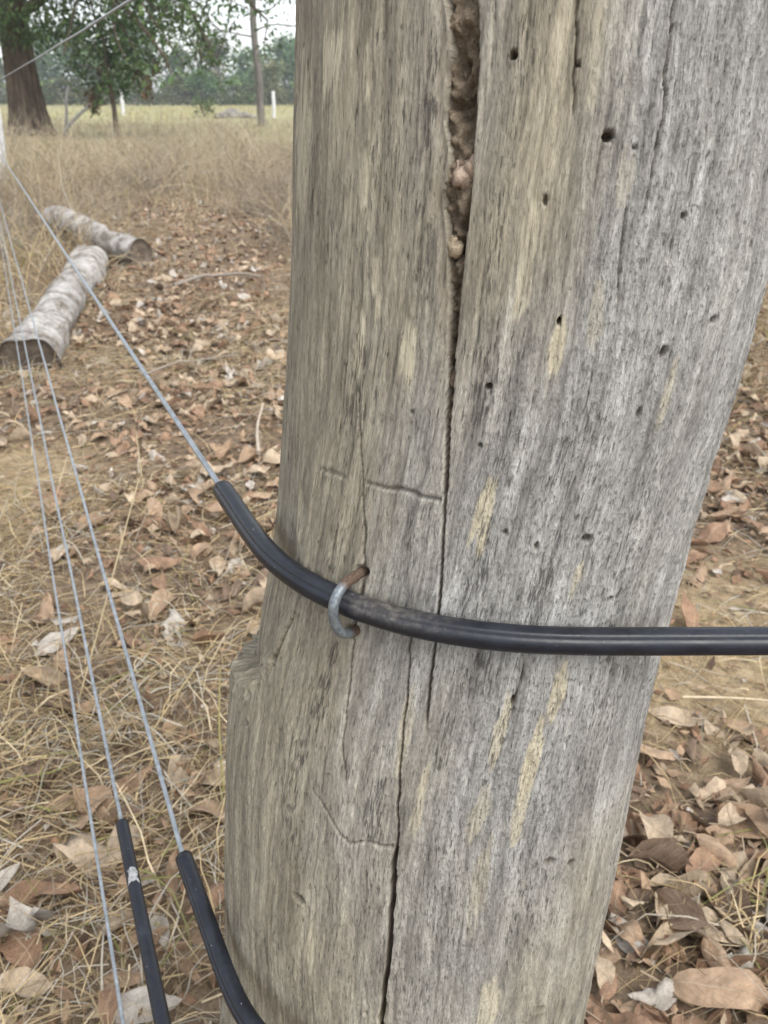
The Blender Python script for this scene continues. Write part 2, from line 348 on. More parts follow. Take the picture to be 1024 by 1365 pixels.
# outer layer broken away on the left above a ragged ledge
tb = np.interp(z_m, [.70, .729, .777, .85, .95, 1.0], [.085, .097, .114, .105, .07, .03])
ledge = np.interp(PT, [-.12, 0, .06, .0967, .12], [.680, .683, .694, .722, .755])+(fbm(s_m*120, 0*s_m, 80, 3)-.5)*.018+(fbm(s_m*240, z_m*110, 82, 3)-.5)*.020
chip = sstep(-.002, .006, z_m-ledge)*np.interp(z_m, POST_TH_Z, POST_TH)
tt = np.where(PT > .7, PT-1, PT)
chip *= (1-sstep(-.040, .0, tt-tb+(fbm(z_m*60, s_m*90, 81, 3)-.5)*.02))*sstep(-.16, -.08, tt)
disp -= chip; disp += (fbm(s_m*300, z_m*200, 83, 3)-.5)*7*np.exp(-((z_m-ledge)/.012)**2)*(tt < .1)*(tt > -.1)
# a thin splinter standing off the right edge below the hose
PV = post_surface(PT, PZZ)+outward(PT, PZZ)*(disp/1000)[..., None]
pale = np.zeros_like(disp); dark = np.zeros_like(disp)
for tab, dst in ((PALE, pale), (DARK, dark)):
    for (t, z, rx, rz, a) in tab:
        I = np.where((np.abs(PT-t)*PER*1000 < rx*3) & (np.abs(PZZ-z)*1000 < rz*2.5))
        e = np.hypot((S_mm[I]+wob[I]*300-t*PER*1000)/rx, (Z_mm[I]-z*1000)/rz)+(fbm(s_m[I]*420, z_m[I]*45, 90, 3)-.5)*1.6
        dst[I] = np.maximum(dst[I], a*(1-sstep(.75, 1.05, e)))
nt_, nz_ = PT.shape
verts = PV.reshape(-1, 3); quads = grid_quads(nt_, nz_, True)
topc = len(verts); verts = np.vstack([verts, verts.reshape(-1, 3)[nz_-1::nz_].mean(0)+[0, 0, .01]])
k = np.arange(nt_); cap = np.stack([k*nz_+nz_-1, ((k+1) % nt_)*nz_+nz_-1, np.full(nt_, topc)], -1)
pad = lambda a: np.r_[a.ravel(), 0]
st = np.c_[pad(s_m+wob), pad(z_m)]
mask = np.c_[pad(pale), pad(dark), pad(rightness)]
inner = pad(np.clip(np.maximum(crackness, lip*2.5)/6, 0, 1))
N = Nodes('weathered_wood', .86, .25)
st_ = N.attr('st', 'Vector'); mk = N.n('SeparateColor'); N.l(N.attr('mask'), mk.inputs[0])
f1 = N.noise(N.mapping(st_, (150, 11, 1)), 1, 5, .65); f2 = N.noise(N.mapping(st_, (700, 85, 1)), 1, 4, .7)
f3 = N.noise(N.mapping(st_, (1900, 300, 1)), 1, 3, .65); f4 = N.noise(N.mapping(st_, (26, 7, 1)), 1, 4, .6)
fleck = N.noise(N.mapping(st_, (980, 115, 1), (3, 9, 0)), 1, 3, .6); pit = N.noise(N.mapping(st_, (720, 300, 1), (7, 1, 0)), 1, 4, .7)
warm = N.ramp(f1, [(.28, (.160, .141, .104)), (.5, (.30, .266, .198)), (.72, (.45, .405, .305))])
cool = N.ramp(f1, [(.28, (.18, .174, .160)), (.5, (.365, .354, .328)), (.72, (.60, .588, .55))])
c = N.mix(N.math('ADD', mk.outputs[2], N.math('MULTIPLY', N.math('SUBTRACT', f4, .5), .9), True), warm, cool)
mot = N.noise(N.mapping(st_, (85, 26, 1), (2, 5, 0)), 1, 6, .72)
c = N.mix(N.math('MULTIPLY', N.math('MULTIPLY', N.math('SUBTRACT', mot, .50), 5, True), .38), c, (.125, .118, .108))
c = N.mix(N.math('MULTIPLY', N.math('MULTIPLY', N.math('SUBTRACT', .42, mot), 6, True), .45), c, (.50, .46, .375))
c = N.mix(.75, c, N.ramp(f2, [(.28, .45), (.5, .98), (.75, 1.35)]), 'MULTIPLY')
c = N.mix(.55, c, N.ramp(f3, [(.28, .5), (.5, .95), (.72, 1.4)]), 'MULTIPLY')
pm = N.math('MULTIPLY', N.math('MULTIPLY', mk.outputs[0], 1.0), N.ramp(N.math('ADD', N.math('MULTIPLY', f2, .5), N.math('MULTIPLY', f1, .5)), [(.36, .0), (.46, 1.0)]), True)
c = N.mix(pm, c, N.ramp(f2, [(.3, (.38, .33, .225)), (.6, (.60, .54, .40))]))
thr = N.math('ADD', N.math('MULTIPLY', mk.outputs[1], .13), N.math('MULTIPLY', f4, .22))
fm = N.math('MULTIPLY', N.math('SUBTRACT', N.math('ADD', fleck, thr), .725), 9, True)
c = N.mix(N.math('MULTIPLY', fm, .65), c, (.045, .042, .040))
pmx = N.math('MULTIPLY', N.math('MULTIPLY', N.math('SUBTRACT', pit, .525), 8, True), N.math('MULTIPLY', mk.outputs[2], .75))
c = N.mix(pmx, c, (.095, .09, .083))
c = N.mix(N.math('MULTIPLY', N.attr('inner', 'Fac'), .7), c, (.20, .155, .105))
hair = N.noise(N.mapping(st_, (1700, 130, 1), (5, 2, 0)), 1, 3, .6)
c = N.mix(N.math('MULTIPLY', N.math('MULTIPLY', N.math('SUBTRACT', hair, .60), 10, True), .4), c, (.075, .068, .058))
h = N.math('ADD', N.math('MULTIPLY', f3, .5), N.math('ADD', f2, N.math('MULTIPLY', N.math('SUBTRACT', 0, fm), .7)))
h = N.math('ADD', h, N.math('MULTIPLY', N.math('MULTIPLY', pit, mk.outputs[2]), 1.2))
N.done(c, N.bump(h, .8, .0016))
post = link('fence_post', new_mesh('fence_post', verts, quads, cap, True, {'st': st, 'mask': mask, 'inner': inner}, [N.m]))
tag(post, 'thick weathered grey timber post, split lengthwise, with a black hose bent round it', 'post')

# termite mud packed into the split
mz = np.arange(.860, 1.05, .0009); mu = np.linspace(-.1, 1.1, 30)
MU, MZ = np.meshgrid(mu, mz, indexing='ij')
l, r = crack_edges(MZ); l = l-1.5; r = r+1.5
ms = l+(r-l)*MU
lump = fbm(ms/7., MZ*1000/9., 101, 4); lump2 = np.abs(fbm(ms/14., MZ*1000/17., 102, 3)-.5)*2
md = 11.5-lump*13+8*np.exp(-(lump2/.10)**2)+(fbm(ms/2.2, MZ*1000/2.2, 104, 4)-.5)*7++0*MZ
md = np.maximum(md, np.interp(MZ, [.85, .90, .95, .98], [4.5, 3.5, 2.2, 1.5])+(fbm(ms/3., MZ*1000/3., 105, 2)-.5)*2)
mt = ms/1000/PER
MV = post_surface(mt, MZ)-outward(mt, MZ)*(md/1000)[..., None]
mf = fbm(ms/5., MZ*1000/5., 103, 4)[..., None]
mc = np.array([.12, .098, .072])*(1-mf)*1.3+np.array([.31, .242, .17])*mf*1.1
N = Nodes('termite_mud', .95, .1)
t = N.attr('tint'); f = N.noise(N.obj(), 900, 4, .7)
N.done(N.mix(.6, t, N.ramp(f, [(.3, .5), (.7, 1.4)]), 'MULTIPLY'), N.bump(f, .9, .002))
MUD = N.m
link('mud_filling', new_mesh('mud_filling', MV.reshape(-1, 3), grid_quads(*MU.shape), attrs={'tint': mc.reshape(-1, 3)}, mats=[MUD]), post)
def clod(t, z, r, depth, colr, seed):
    u = np.linspace(0, 2*math.pi, 14, endpoint=False); v = np.linspace(.05, math.pi-.05, 9)
    U, Vv = np.meshgrid(u, v, indexing='ij'); q = 1+(vnoise(U*1.9+seed, Vv*2.3, seed)-.5)*.7+(vnoise(U*5, Vv*6, seed+1)-.5)*.35
    D = np.stack([np.cos(U)*np.sin(Vv), np.sin(U)*np.sin(Vv), np.cos(Vv)], -1)*q[..., None]*r
    c0 = post_surface(np.array(t), np.array(z))-outward(np.array(t), np.array(z))*depth
    return link('mud_clod', new_mesh('mud_clod', (D+c0).reshape(-1, 3), grid_quads(14, 9, True), attrs={'tint': np.tile(colr, (126, 1))*(.8+.4*q.reshape(-1, 1))}, mats=[MUD]), post)
for a in ((.1995, .9735, .0046, .004, (.44, .34, .26), 3), (.2062, .9768, .0040, .005, (.38, .29, .22), 5), (.1975, .9470, .0040, .004, (.36, .29, .20), 8)):
    clod(*a)

# ------------------------------------------------------------------ wires, hose sleeves, staple
RV = np.array([.908, .42])                       # sideways of the left-hand fence run
FAR = np.array([-4.60, 10.15]); RIGHT_X = 3.3
def wrap(z, off, rmin=None):
    t = np.linspace(-.1, .5, 900); p = post_surface(t, np.full(900, z)); n = outward(t, np.full(900, z))
    q = p[:, :2]+n[:, :2]*off
    a = (q@RV).argmin(); b = q[:, 1].argmin(); arc = q[a:b+1]
    if rmin is not None:                          # lower runs stand a little off the post
        d = (arc[0]@RV)-rmin; w = np.linspace(1, 0, len(arc))[:, None]; arc = arc-RV*d*w
    return arc
def run_path(z, off, rmin=None, zfar=None, arc=None):
    arc = wrap(z, off, rmin) if arc is None else arc
    L = np.linspace(0, 1, 60)[:, None]**.55; left = FAR+(0, .0)+(arc[0]-FAR)*L[:, :]
    L2 = np.linspace(0, 1, 40)[:, None]**1.6; right = arc[-1]+(np.array([RIGHT_X, arc[-1][1]+.02])-arc[-1])*L2
    P = np.vstack([left[:-1], arc[::12], right[1:]])
    d = np.r_[0, np.cumsum(np.linalg.norm(np.diff(P, axis=0), axis=1))]
    zl = np.full(len(P), z); s = np.linalg.norm(left[0]-left[-1]); f = np.clip(d/s, 0, 1)
    zl += ((zfar if zfar else z)-z)*(1-f)-.035*4*f*(1-f)*.6
    keep = np.r_[True, np.linalg.norm(np.diff(P, axis=0), axis=1) > 1e-5]
    return np.c_[P, zl][keep]
N = Nodes('galvanised_wire', .42, .5, .55)
f = N.noise(N.pos(), 120, 4, .6)
N.done(N.ramp(f, [(.3, (.25, .275, .29)), (.6, (.40, .43, .45)), (.8, (.54, .55, .55))]), N.bump(f, .25, .0005), N.ramp(f, [(.3, .35), (.7, .6)]))
WIRE = N.m
N = Nodes('black_hose', .5, .45)
f = N.noise(N.pos(), 260, 5, .7); f2 = N.noise(N.pos(), 45, 4, .6); sp = N.noise(N.pos(), 420, 2, .5)
c = N.ramp(f2, [(.3, (.005, .0065, .011)), (.6, (.010, .013, .021)), (.8, (.026, .031, .042))])
c = N.mix(N.math('MULTIPLY', N.math('SUBTRACT', sp, .735), 14, True), c, (.42, .42, .42))
dust = N.math('MULTIPLY', N.math('ADD', N.math('MULTIPLY', N.math('SUBTRACT', f, .45), 2.5, True), .18), N.attr('dust', 'Fac'))
c = N.mix(dust, c, (.20, .18, .15))
N.done(c, N.bump(f, .35, .0007), N.ramp(f2, [(.3, .28), (.7, .5)]))
HOSE = N.m
def resample(P, step):
    d = np.r_[0, np.cumsum(np.linalg.norm(np.diff(P, axis=0), axis=1))]; n = max(int(d[-1]/step), 2); s = np.linspace(0, d[-1], n)
    return np.stack([np.interp(s, d, P[:, k]) for k in range(3)], -1)
def smooth_path(P, n=4):
    P = P.copy()
    for _ in range(n): P[1:-1] = (P[:-2]+2*P[1:-1]+P[2:])/4
    return P
def wire(P, label, r=.0019):
    kink = np.c_[vnoise(np.arange(len(P))*.35, np.zeros(len(P)), 5)-.5, vnoise(np.arange(len(P))*.35, np.zeros(len(P)), 6)-.5, vnoise(np.arange(len(P))*.35, np.zeros(len(P)), 7)-.5]*.0012
    V, q, t = tube(P+kink, r, 10)
    return tag(link('fence_wire', new_mesh('fence_wire', V, q, t, mats=[WIRE])), label, 'wire', 'wires of the fence')
def sleeve(P, label, ro=.0063, ri=.0030, dusty=((.30, .42),)):
    P = smooth_path(resample(P, .0035), 70); n = len(P)
    groove = lambda ph, k: 1-.10*np.exp(-((np.mod(ph-.70+math.pi, 2*math.pi)-math.pi)/.13)**2)+.05*np.exp(-((np.mod(ph-1.0+math.pi, 2*math.pi)-math.pi)/.2)**2)+.02*(vnoise(k*.06, ph*2/math.pi, 33)-.5)
    V, q, _ = tube(P, ro, 56, rfun=groove, cap=False)
    T = frames(P)[0]
    Vi, qi, _ = tube(P[:6], ri, 56, cap=False); n6 = 6
    S = Soup(); S.add(V, q); S.add(Vi, qi[:, ::-1])
    k = np.arange(56); k2 = (k+1) % 56; o = len(V)
    S.q.append(np.stack([k*n, o+k*n6, o+k2*n6, k2*n], -1))
    S.t.append(np.zeros((0, 3), int))
    d = np.linspace(0, 1, n); du = np.full(n, .07)+sum(sstep(a-.02, a+.01, d)*(1-sstep(b-.03, b+.06, d)) for a, b in dusty)
    upn = np.clip((V.reshape(56, n, 3)-P[None])[..., 2]/ro+.25, 0, 1)
    dust = np.r_[(du[None]*upn).ravel(), np.zeros(len(Vi))]
    me = new_mesh('hose_sleeve', np.vstack(S.v), np.vstack(S.q), None, True, {'dust': dust}, [HOSE])
    return tag(link('hose_sleeve', me), label, 'hose')
def cut(P, d0, xmax):
    """the stretch of a run from d0 metres before the post to x = xmax beyond it"""
    i = None
    z0 = P[0]; arc_i = np.argmax(P[:, 0] > xmax)
    Q = resample(P[:arc_i+1], .004); 
    return Q
HZ = .786
pa = run_path(HZ, .0073, zfar=.80)
pb = run_path(.500, 0, zfar=.50, arc=spline([(-.149, .413), (-.116, .350), (-.084, .291), (-.047, .2645), (.01, .2575), (.06, .2575)], 160))
pc_ = run_path(.380, .0068, .000, zfar=.38)
pd_ = run_path(.228, .0030, -.035, zfar=.26)
pt_ = run_path(1.0745, .0025, zfar=1.08)
def sub(P, y0, x1):
    Q = resample(P, .002); a = np.argmax(Q[:, 1] < y0) ; b = np.argmax((Q[:, 0] > x1)); return Q[a:b+1]
wire(pt_, 'grey fence wire highest of the strands, crossing the tree foliage', .0012)
wire(pa, 'grey fence wire running into the upper black hose on the post')
wire(pb, 'grey fence wire running into the plain black hose low beside the post')
wire(pc_, 'grey fence wire running into the low black hose marked with a white scrape')
wire(pd_, 'thin bare fence wire, the lowest strand, without a hose in sight')
sleeve(sub(pa, .446, .46), 'black plastic hose bent round the post under the rusty staple', dusty=((.25, .285),))
sleeve(sub(pb, .413, .40), 'low black plastic hose bending against the foot of the post', dusty=())
sleeve(sub(pc_, .551, .40), 'low black plastic hose with a white scrape, standing off the post', ro=.0060, dusty=())

# white scrape on the lower hose, and a nick on the other
def scrape(P, y, label_part, size, ro, hose, seed, arcw=.75):
    Q = resample(P, .002); i = np.argmax(Q[:, 1] < y); T, A, B = frames(Q)
    u = np.linspace(-1, 1, 9); v = np.linspace(-1, 1, 9); U, W = np.meshgrid(u, v, indexing='ij')
    rag = 1+1.5*(vnoise(U*1.7+seed, W*1.7, seed)-.5)
    ph = 1.57+W*arcw*rag; al = U*size*rag+.25*size*W
    V = Q[i]+al[..., None]*T[i]+(ro+.0004)*(np.cos(ph)[..., None]*A[i]+np.sin(ph)[..., None]*B[i])
    return link(label_part, new_mesh(label_part, V.reshape(-1, 3), grid_quads(9, 9), mats=[SCRAPE]), hose)
N = Nodes('scraped_plastic', .7, .3); f = N.noise(N.pos(), 500, 4, .7)
N.done(N.ramp(f, [(.3, (.12, .12, .125)), (.55, (.42, .42, .41)), (.8, (.58, .57, .56))])); SCRAPE = N.m
hoses = [o for o in COL.objects if o.name.startswith('hose_sleeve')]
scrape(pc_, .487, 'scrape', .0070, .0060, hoses[2], 4)

# staple over the hose
tS = .1672
b0 = post_surface(np.array(tS), np.array(HZ)); nS = outward(np.array(tS), np.array(HZ)); nS[2] = 0; nS /= np.linalg.norm(nS)
up = np.array([-.10, -.02, 1.0]); up /= np.linalg.norm(up)
side = np.cross(up, nS)
ctrl = [(-.022, .0128, 0), (-.004, .0128, 0), (.007, .0125, -.0005), (.0138, .0088, -.001), (.0168, .0035, -.0015), (.0170, -.0045, -.002), (.0148, -.0110, -.0015), (.0088, -.0155, -.001), (.000, -.0158, 0), (-.022, -.0158, 0)]
CP = spline([b0+nS*a+up*b+side*c for a, b, c in ctrl], 90)
V, q, t = tube(CP, .0025, 18, up=tuple(side))
al = np.tile(np.linspace(0, 1, 90), 18); rust = np.r_[np.maximum(1-sstep(.18, .33, al), sstep(.68, .88, al)), 1, 1]
N = Nodes('rusting_steel', .5, .5, .45)
f = N.noise(N.pos(), 500, 4, .65); f2 = N.noise(N.pos(), 1400, 3, .6)
st2 = N.ramp(f, [(.3, (.11, .125, .135)), (.55, (.20, .225, .24)), (.8, (.33, .35, .36))])
ru = N.ramp(f2, [(.3, (.06, .042, .032)), (.6, (.165, .11, .078)), (.8, (.28, .21, .155))])
rm = N.math('MULTIPLY', N.math('SUBTRACT', N.math('ADD', N.attr('rust', 'Fac'), N.math('MULTIPLY', f, .9)), .75), 2.2, True)
N.done(N.mix(rm, st2, ru), N.bump(f2, .4, .0006), N.ramp(rm, [(0, .42), (1, .85)]))
staple = link('staple', new_mesh('staple', V, q, t, attrs={'rust': rust}, mats=[N.m]))
tag(staple, 'bent steel staple with rusty ends holding the black hose to the post', 'staple')

# ------------------------------------------------------------------ other fence posts
def bark_mat(name, c0, c1, c2, sc=(9, 9, 2.2), rough=.9, bump=.02):
    N = Nodes(name, rough, .15); p = N.mapping(N.obj(), sc)
    f = N.noise(p, 2.2, 6, .68); f2 = N.noise(N.obj(), 14, 4, .6)
    c = N.ramp(f, [(.3, c0), (.5, c1), (.72, c2)])
    return N.done(N.mix(.5, c, N.ramp(f2, [(.3, .6), (.7, 1.3)]), 'MULTIPLY'), N.bump(f, .9, bump))
LIME = bark_mat('limewashed_wood', (.42, .42, .41), (.66, .66, .65), (.78, .78, .77), bump=.006)
GREYWOOD = bark_mat('grey_wood', (.16, .14, .115), (.30, .27, .225), (.42, .39, .34), bump=.006)
DARKWOOD = bark_mat('dark_wood', (.05, .045, .04), (.10, .085, .07), (.17, .15, .12), bump=.006)  # dark brown wood tone for the foot of the white post
def rough_pole(P, rad, ns=20, seed=0, amp=.07, n=40):
    P = spline(P, n); rad = np.interp(np.linspace(0, 1, n), np.linspace(0, 1, len(rad)), rad)
    rf = lambda ph, k: 1+amp*2*(vnoise(np.cos(ph)*1.7+5, np.sin(ph)*1.7+k*.22+seed*9, seed)-.5)+amp*(vnoise(ph*3.2, k*.25, seed+3)-.5)*np.minimum(1, np.minimum(ph, 2*math.pi-ph)*2)
    return tube(P, rad, ns, up=(0.1, 1, 0.05) if abs(P[-1, 2]-P[0, 2]) > .5 else (0, 0, 1), rfun=rf)
def pole_thing(name, label, cat, base, top, r, mat, group=None, foot=None):
    root = empty(name, tuple(base), label, cat, group)
    d = np.array(top)-np.array(base); f = .10 if foot else 0
    V, q, t = rough_pole([d*f, d*.5+np.array([.01, .01, 0]), d], [r, r*.97, r*.9], 18, 4)
    link('shaft', new_mesh('shaft', V, q, t, mats=[mat]), root)
    if foot:
        V, q, t = rough_pole([np.array([0, 0, -.15]), d*f], [r*1.04, r*1.01], 18, 5, n=10)
        link('dark_foot', new_mesh('dark_foot', V, q, t, mats=[foot]), root)  # lowest stretch, in a darker material than the shaft
    return root
c = FAR+RV*.122
pole_thing('boundary_post', 'whitewashed wooden fence post where the wires end, dark at its foot', 'post', (c[0]-.055, c[1], 0), (c[0]+.05, c[1], 1.62), .115, LIME, foot=DARKWOOD)
pole_thing('boundary_post', 'plain grey fence post on the run to the right of the split post', 'post', (3.38, .42, -.2), (3.38, .42, 1.45), .09, GREYWOOD)
for x, y, h, r, lab in ((-15.85, 54.5, 1.35, .12, 'small white post far out in the dry field beyond the sapling'), (-5.78, 47.0, 1.3, .10, 'small white post far out beside the slim tree')):
    pole_thing('field_post', lab, 'post', (x, y, -.1), (x+.03, y, h), r, LIME)

# ------------------------------------------------------------------ logs
def cut_face(mat_name):
    N = Nodes(mat_name, .9, .15); sep = N.n('SeparateXYZ'); uv = N.attr('face_uv', 'Vector')
    L = N.n('VectorMath', operation='LENGTH'); N.l(uv, L.inputs[0])
    w = N.noise(N.mapping(uv, (3, 3, 1)), 1.5, 4, .6); rr = N.math('ADD', N.math('MULTIPLY', L.outputs['Value'], 40), N.math('MULTIPLY', w, 9))
    ring = N.math('SINE', rr); f = N.noise(N.obj(), 30, 5, .65)
    c = N.ramp(f, [(.3, (.075, .058, .044)), (.5, (.135, .107, .083)), (.75, (.22, .18, .14))])
    return N.done(N.mix(.35, c, N.ramp(N.math('MULTIPLY', N.math('ADD', ring, 1), .5), [(0, .7), (1, 1.25)]), 'MULTIPLY'), N.bump(f, .7, .006))
FACE = cut_face('sawn_end')
N = Nodes('pale_bark', .92, .1)
p = N.obj(); f = N.noise(p, 9, 7, .78, .3); f2 = N.noise(p, 55, 5, .7); f3 = N.noise(N.mapping(p, (1, 1, 1)), 4, 4, .6)
c = N.ramp(f, [(.33, (.12, .10, .08)), (.42, (.27, .235, .195)), (.55, (.56, .53, .49)), (.78, (.78, .76, .73))])
c = N.mix(.6, c, N.ramp(f2, [(.3, .45), (.65, 1.25)]), 'MULTIPLY')
PALEBARK = N.done(N.mix(.5, c, N.ramp(f3, [(.3, .65), (.7, 1.2)]), 'MULTIPLY'), N.bump(N.math('ADD', f, f2), 1.0, .02))
def log_thing(label, pts, rad, seed, squash=1.0, amp=.10, n=70, tilt=0.0):
    base = np.array([pts[0][0], pts[0][1], 0.0]); P = spline(np.array(pts)-base, n)
    rr = np.interp(np.linspace(0, 1, n), np.linspace(0, 1, len(rad)), rad); ns = 36
    T, A, B = frames(P); ph = np.arange(ns)/ns*2*math.pi; k = np.arange(n)
    PH, K = np.meshgrid(ph, k, indexing='ij'); cx, cy = np.cos(PH), np.sin(PH)
    X3 = P[None]+rr[None, :, None]*(cx[..., None]*A[None]+cy[..., None]*B[None]); n3 = lambda s, d: (vnoise(X3[..., 0]*s+d, X3[..., 1]*s, d)+vnoise(X3[..., 1]*s, X3[..., 2]*s+d, d+1)+vnoise(X3[..., 2]*s+d, X3[..., 0]*s, d+2))/3-.5
    q = 1+amp*5*n3(4, seed)+amp*3.2*n3(13, seed+5)+amp*1.3*n3(34, seed+9)
    R_ = rr[None]*q
    off = np.zeros((ns, n)); off[:, 0] = tilt*np.sin(ph)*rr[0]; off[:, 1] = off[:, 0]*.7
    V = P[None]+R_[..., None]*(cx[..., None]*A[None]+cy[..., None]*B[None]*squash)+off[..., None]*T[None]
    root = empty('cut_log', tuple(base), label, 'log', 'cut logs lying in the grass')
    link('bark', new_mesh('bark', V.reshape(-1, 3), grid_quads(ns, n, True), mats=[PALEBARK]), root)
    for e in (0, n-1):
        rings = [V[:, e]*s+V[:, e].mean(0)*(1-s) for s in (.985, .93, .6, .3, .02)]
        FV = np.stack(rings, 1); inset = T[e]*(.012 if e == 0 else -.012)
        FV[:, 1:] += inset
        uv = np.stack([np.outer(np.cos(ph), [1, .94, .6, .3, .02]), np.outer(np.sin(ph), [1, .94, .6, .3, .02])], -1).reshape(-1, 2)*.12
        q_ = grid_quads(ns, 5, True)
        link('sawn_end', new_mesh('sawn_end', FV.reshape(-1, 3), q_ if e else q_[:, ::-1], attrs={'face_uv': uv}, mats=[FACE]), root)
    return root
log_thing('thick pale-barked half-buried log, dark sawn end towards the wires', [(-1.46, 3.22, .035), (-1.58, 3.85, .05), (-1.74, 4.55, .05), (-1.93, 5.45, .04)], [.112, .098, .104, .118], 3, .92, .13, 80, tilt=-.25)
log_thing('slimmer bent pale log lying across the end of the thick log', [(-1.62, 5.56, .085), (-1.93, 5.84, .10), (-2.12, 6.10, .13), (-2.44, 6.55, .15), (-2.74, 6.95, .11)], [.085, .078, .072, .088, .078], 11, 1.0, .13, 70)

# ------------------------------------------------------------------ camera-view test: which of the fallen things show largest
cp_, sp_ = math.cos(R(CAM_PITCH)), math.sin(R(CAM_PITCH))
def seen(x, y, z):
    zz = z-1.0; d = y*cp_-zz*sp_; u = (y*sp_+zz*cp_)/d; w = x/d
    inside = (np.abs(w) < .478) & (np.abs(u) < .637)
    az = np.arctan2(x, y); hid = (az > np.interp(d, [.6, 1.2, 3, 8], [-.20, -.15, -.12, -.115])) & (az < np.interp(d, [.6, 1.2, 3, 8], [.32, .36, .42, .46]))
    return inside & ~hid, d

# ------------------------------------------------------------------ dead leaves
def leaf_mesh(L, W, curl, fold, roll, wave, seed, nu=10, nv=5, point=.8):
    s = np.linspace(0, 1, nu); w = np.linspace(-1, 1, nv); S, Wv = np.meshgrid(s, w, indexing='ij')
    prof = np.sin(math.pi*np.clip(S, 0, 1)**point)**.75*(1-.15*S)
    prof = np.maximum(prof, .03)
    edge = 1+.18*(vnoise(S*7+seed, np.sign(Wv)*3, seed)-.5)
    y = Wv*W/2*prof*edge; z = np.abs(Wv)**1.3*fold*W/2*prof
    z = z+wave*W*(vnoise(S*3.1+seed*3, Wv*1.4+seed, seed+2)-.5)*np.minimum(1, S*4)
    a = roll*Wv*prof; y, z = y*np.cos(a*.7), z+np.abs(y)*np.sin(np.abs(a)*.8)
    th = curl*(S-.4); x = np.where(abs(curl) > .01, np.sin(th)/curl, S-.4)*L if abs(curl) > .01 else (S-.4)*L
    zc = ((1-np.cos(th))/curl)*L if abs(curl) > .01 else 0*S
    X = x-z*np.sin(th); Z = zc+z*np.cos(th)
    V = np.stack([X, y, Z], -1).reshape(-1, 3); q = grid_quads(nu, nv)
    # stalk
    st = np.array([[X[0, 2]-.0, 0, Z[0, 2]], [X[0, 2]-L*.12, .004, Z[0, 2]+.003], [X[0, 2]-L*.22, .010, Z[0, 2]]])
    Vs, qs, _ = tube(st, .0011, 4, cap=False)
    uv = np.r_[np.c_[S.ravel(), Wv.ravel()], np.tile([0, 0], (len(Vs), 1))]
    return np.vstack([V, Vs]), np.vstack([q, qs+len(V)]), uv
TINTS = {'tan': (.385, .270, .178), 'reddish brown': (.295, .185, .118), 'pale beige': (.475, .375, .265), 'bleached grey': (.48, .435, .375), 'dark brown': (.19, .132, .092)}
SHAPES = {'flat': dict(curl=.5, fold=.2, roll=.3, wave=.45), 'cupped': dict(curl=1.3, fold=.6, roll=.5, wave=.45), 'rolled': dict(curl=.6, fold=.9, roll=1.6, wave=.4),
          'arched': dict(curl=-1.5, fold=.3, roll=.3, wave=.3), 'crumpled': dict(curl=1.1, fold=.45, roll=.9, wave=1.1), 'twisted': dict(curl=-.9, fold=-.5, roll=.9, wave=.9)}
N = Nodes('dead_leaf', .72, .25)
t = N.attr('tint'); uvn = N.n('SeparateXYZ'); N.l(N.attr('leaf_uv', 'Vector'), uvn.inputs[0])
aw = N.math('ABSOLUTE', uvn.outputs[1])
rib = N.math('SUBTRACT', 1, N.math('MULTIPLY', aw, 14), True)
vein = N.math('SINE', N.math('ADD', N.math('MULTIPLY', uvn.outputs[0], 60), N.math('MULTIPLY', aw, -16)))
vein = N.math('MULTIPLY', N.math('SUBTRACT', vein, .8), 5, True)
f = N.noise(N.obj(), 55, 5, .65); f2 = N.noise(N.obj(), 260, 3, .6)
c = N.mix(.8, t, N.ramp(f, [(.28, .5), (.5, .95), (.72, 1.35)]), 'MULTIPLY')
c = N.mix(.4, c, N.ramp(f2, [(.3, .6), (.7, 1.25)]), 'MULTIPLY')
c = N.mix(N.math('MULTIPLY', N.math('MAXIMUM', rib, N.math('MULTIPLY', vein, .4)), .45), c, (.52, .43, .31))
N.done(c, N.bump(N.math('ADD', f2, N.math('MULTIPLY', N.math('MAXIMUM', rib, vein), .8)), .5, .0018))
tr = N.n('BsdfTranslucent'); N.l(c, tr.inputs['Color']); msx = N.n('MixShader'); msx.inputs[0].default_value = .12
N.l(N.b.outputs[0], msx.inputs[1]); N.l(tr.outputs[0], msx.inputs[2]); N.l(msx.outputs[0], N.out.inputs['Surface'])
LEAF = N.m
KINDS = []
for i, (tn, tc) in enumerate(TINTS.items()):
    for j, (sn, sd) in enumerate(SHAPES.items()):
        for v in range(2):
            sd2 = {k: x*random.uniform(.75, 1.3) for k, x in sd.items()}
            L = 1.0; W = random.uniform(.42, .62)
            V, q, uv = leaf_mesh(L*.1, W*.1, seed=i*31+j*7+v*3, point=random.uniform(.7, .95), **sd2)
            KINDS.append(dict(tint=tn, shape=sn, V=V, q=q, uv=uv, col=np.array(tc)))
KW = np.array([{'tan': 1.5, 'reddish brown': 1.0, 'pale beige': 1.15, 'bleached grey': .5, 'dark brown': .5}[k['tint']] for k in KINDS]); KW /= KW.sum()
def leaf_density(x, y):
    path = np.exp(-(np.abs(x+.10+.205*y)/(.30+.095*y))**3)*(1-sstep(7, 12, y))
    right = sstep(.1, .3, x)*(1-sstep(3.5, 6, y))*1.0
    leftn = .50*sstep(-3, -1.2, x+.2*y)*(1-sstep(3.0, 5, y))
    d = np.maximum(np.maximum(path, right), leftn)
    d = d*(.55+.8*sstep(.35, .6, fbm(x*1.6, y*1.6, 31, 3)))
    return np.clip(d*(1-.93*soil_patch(x, y)), .02, 1)
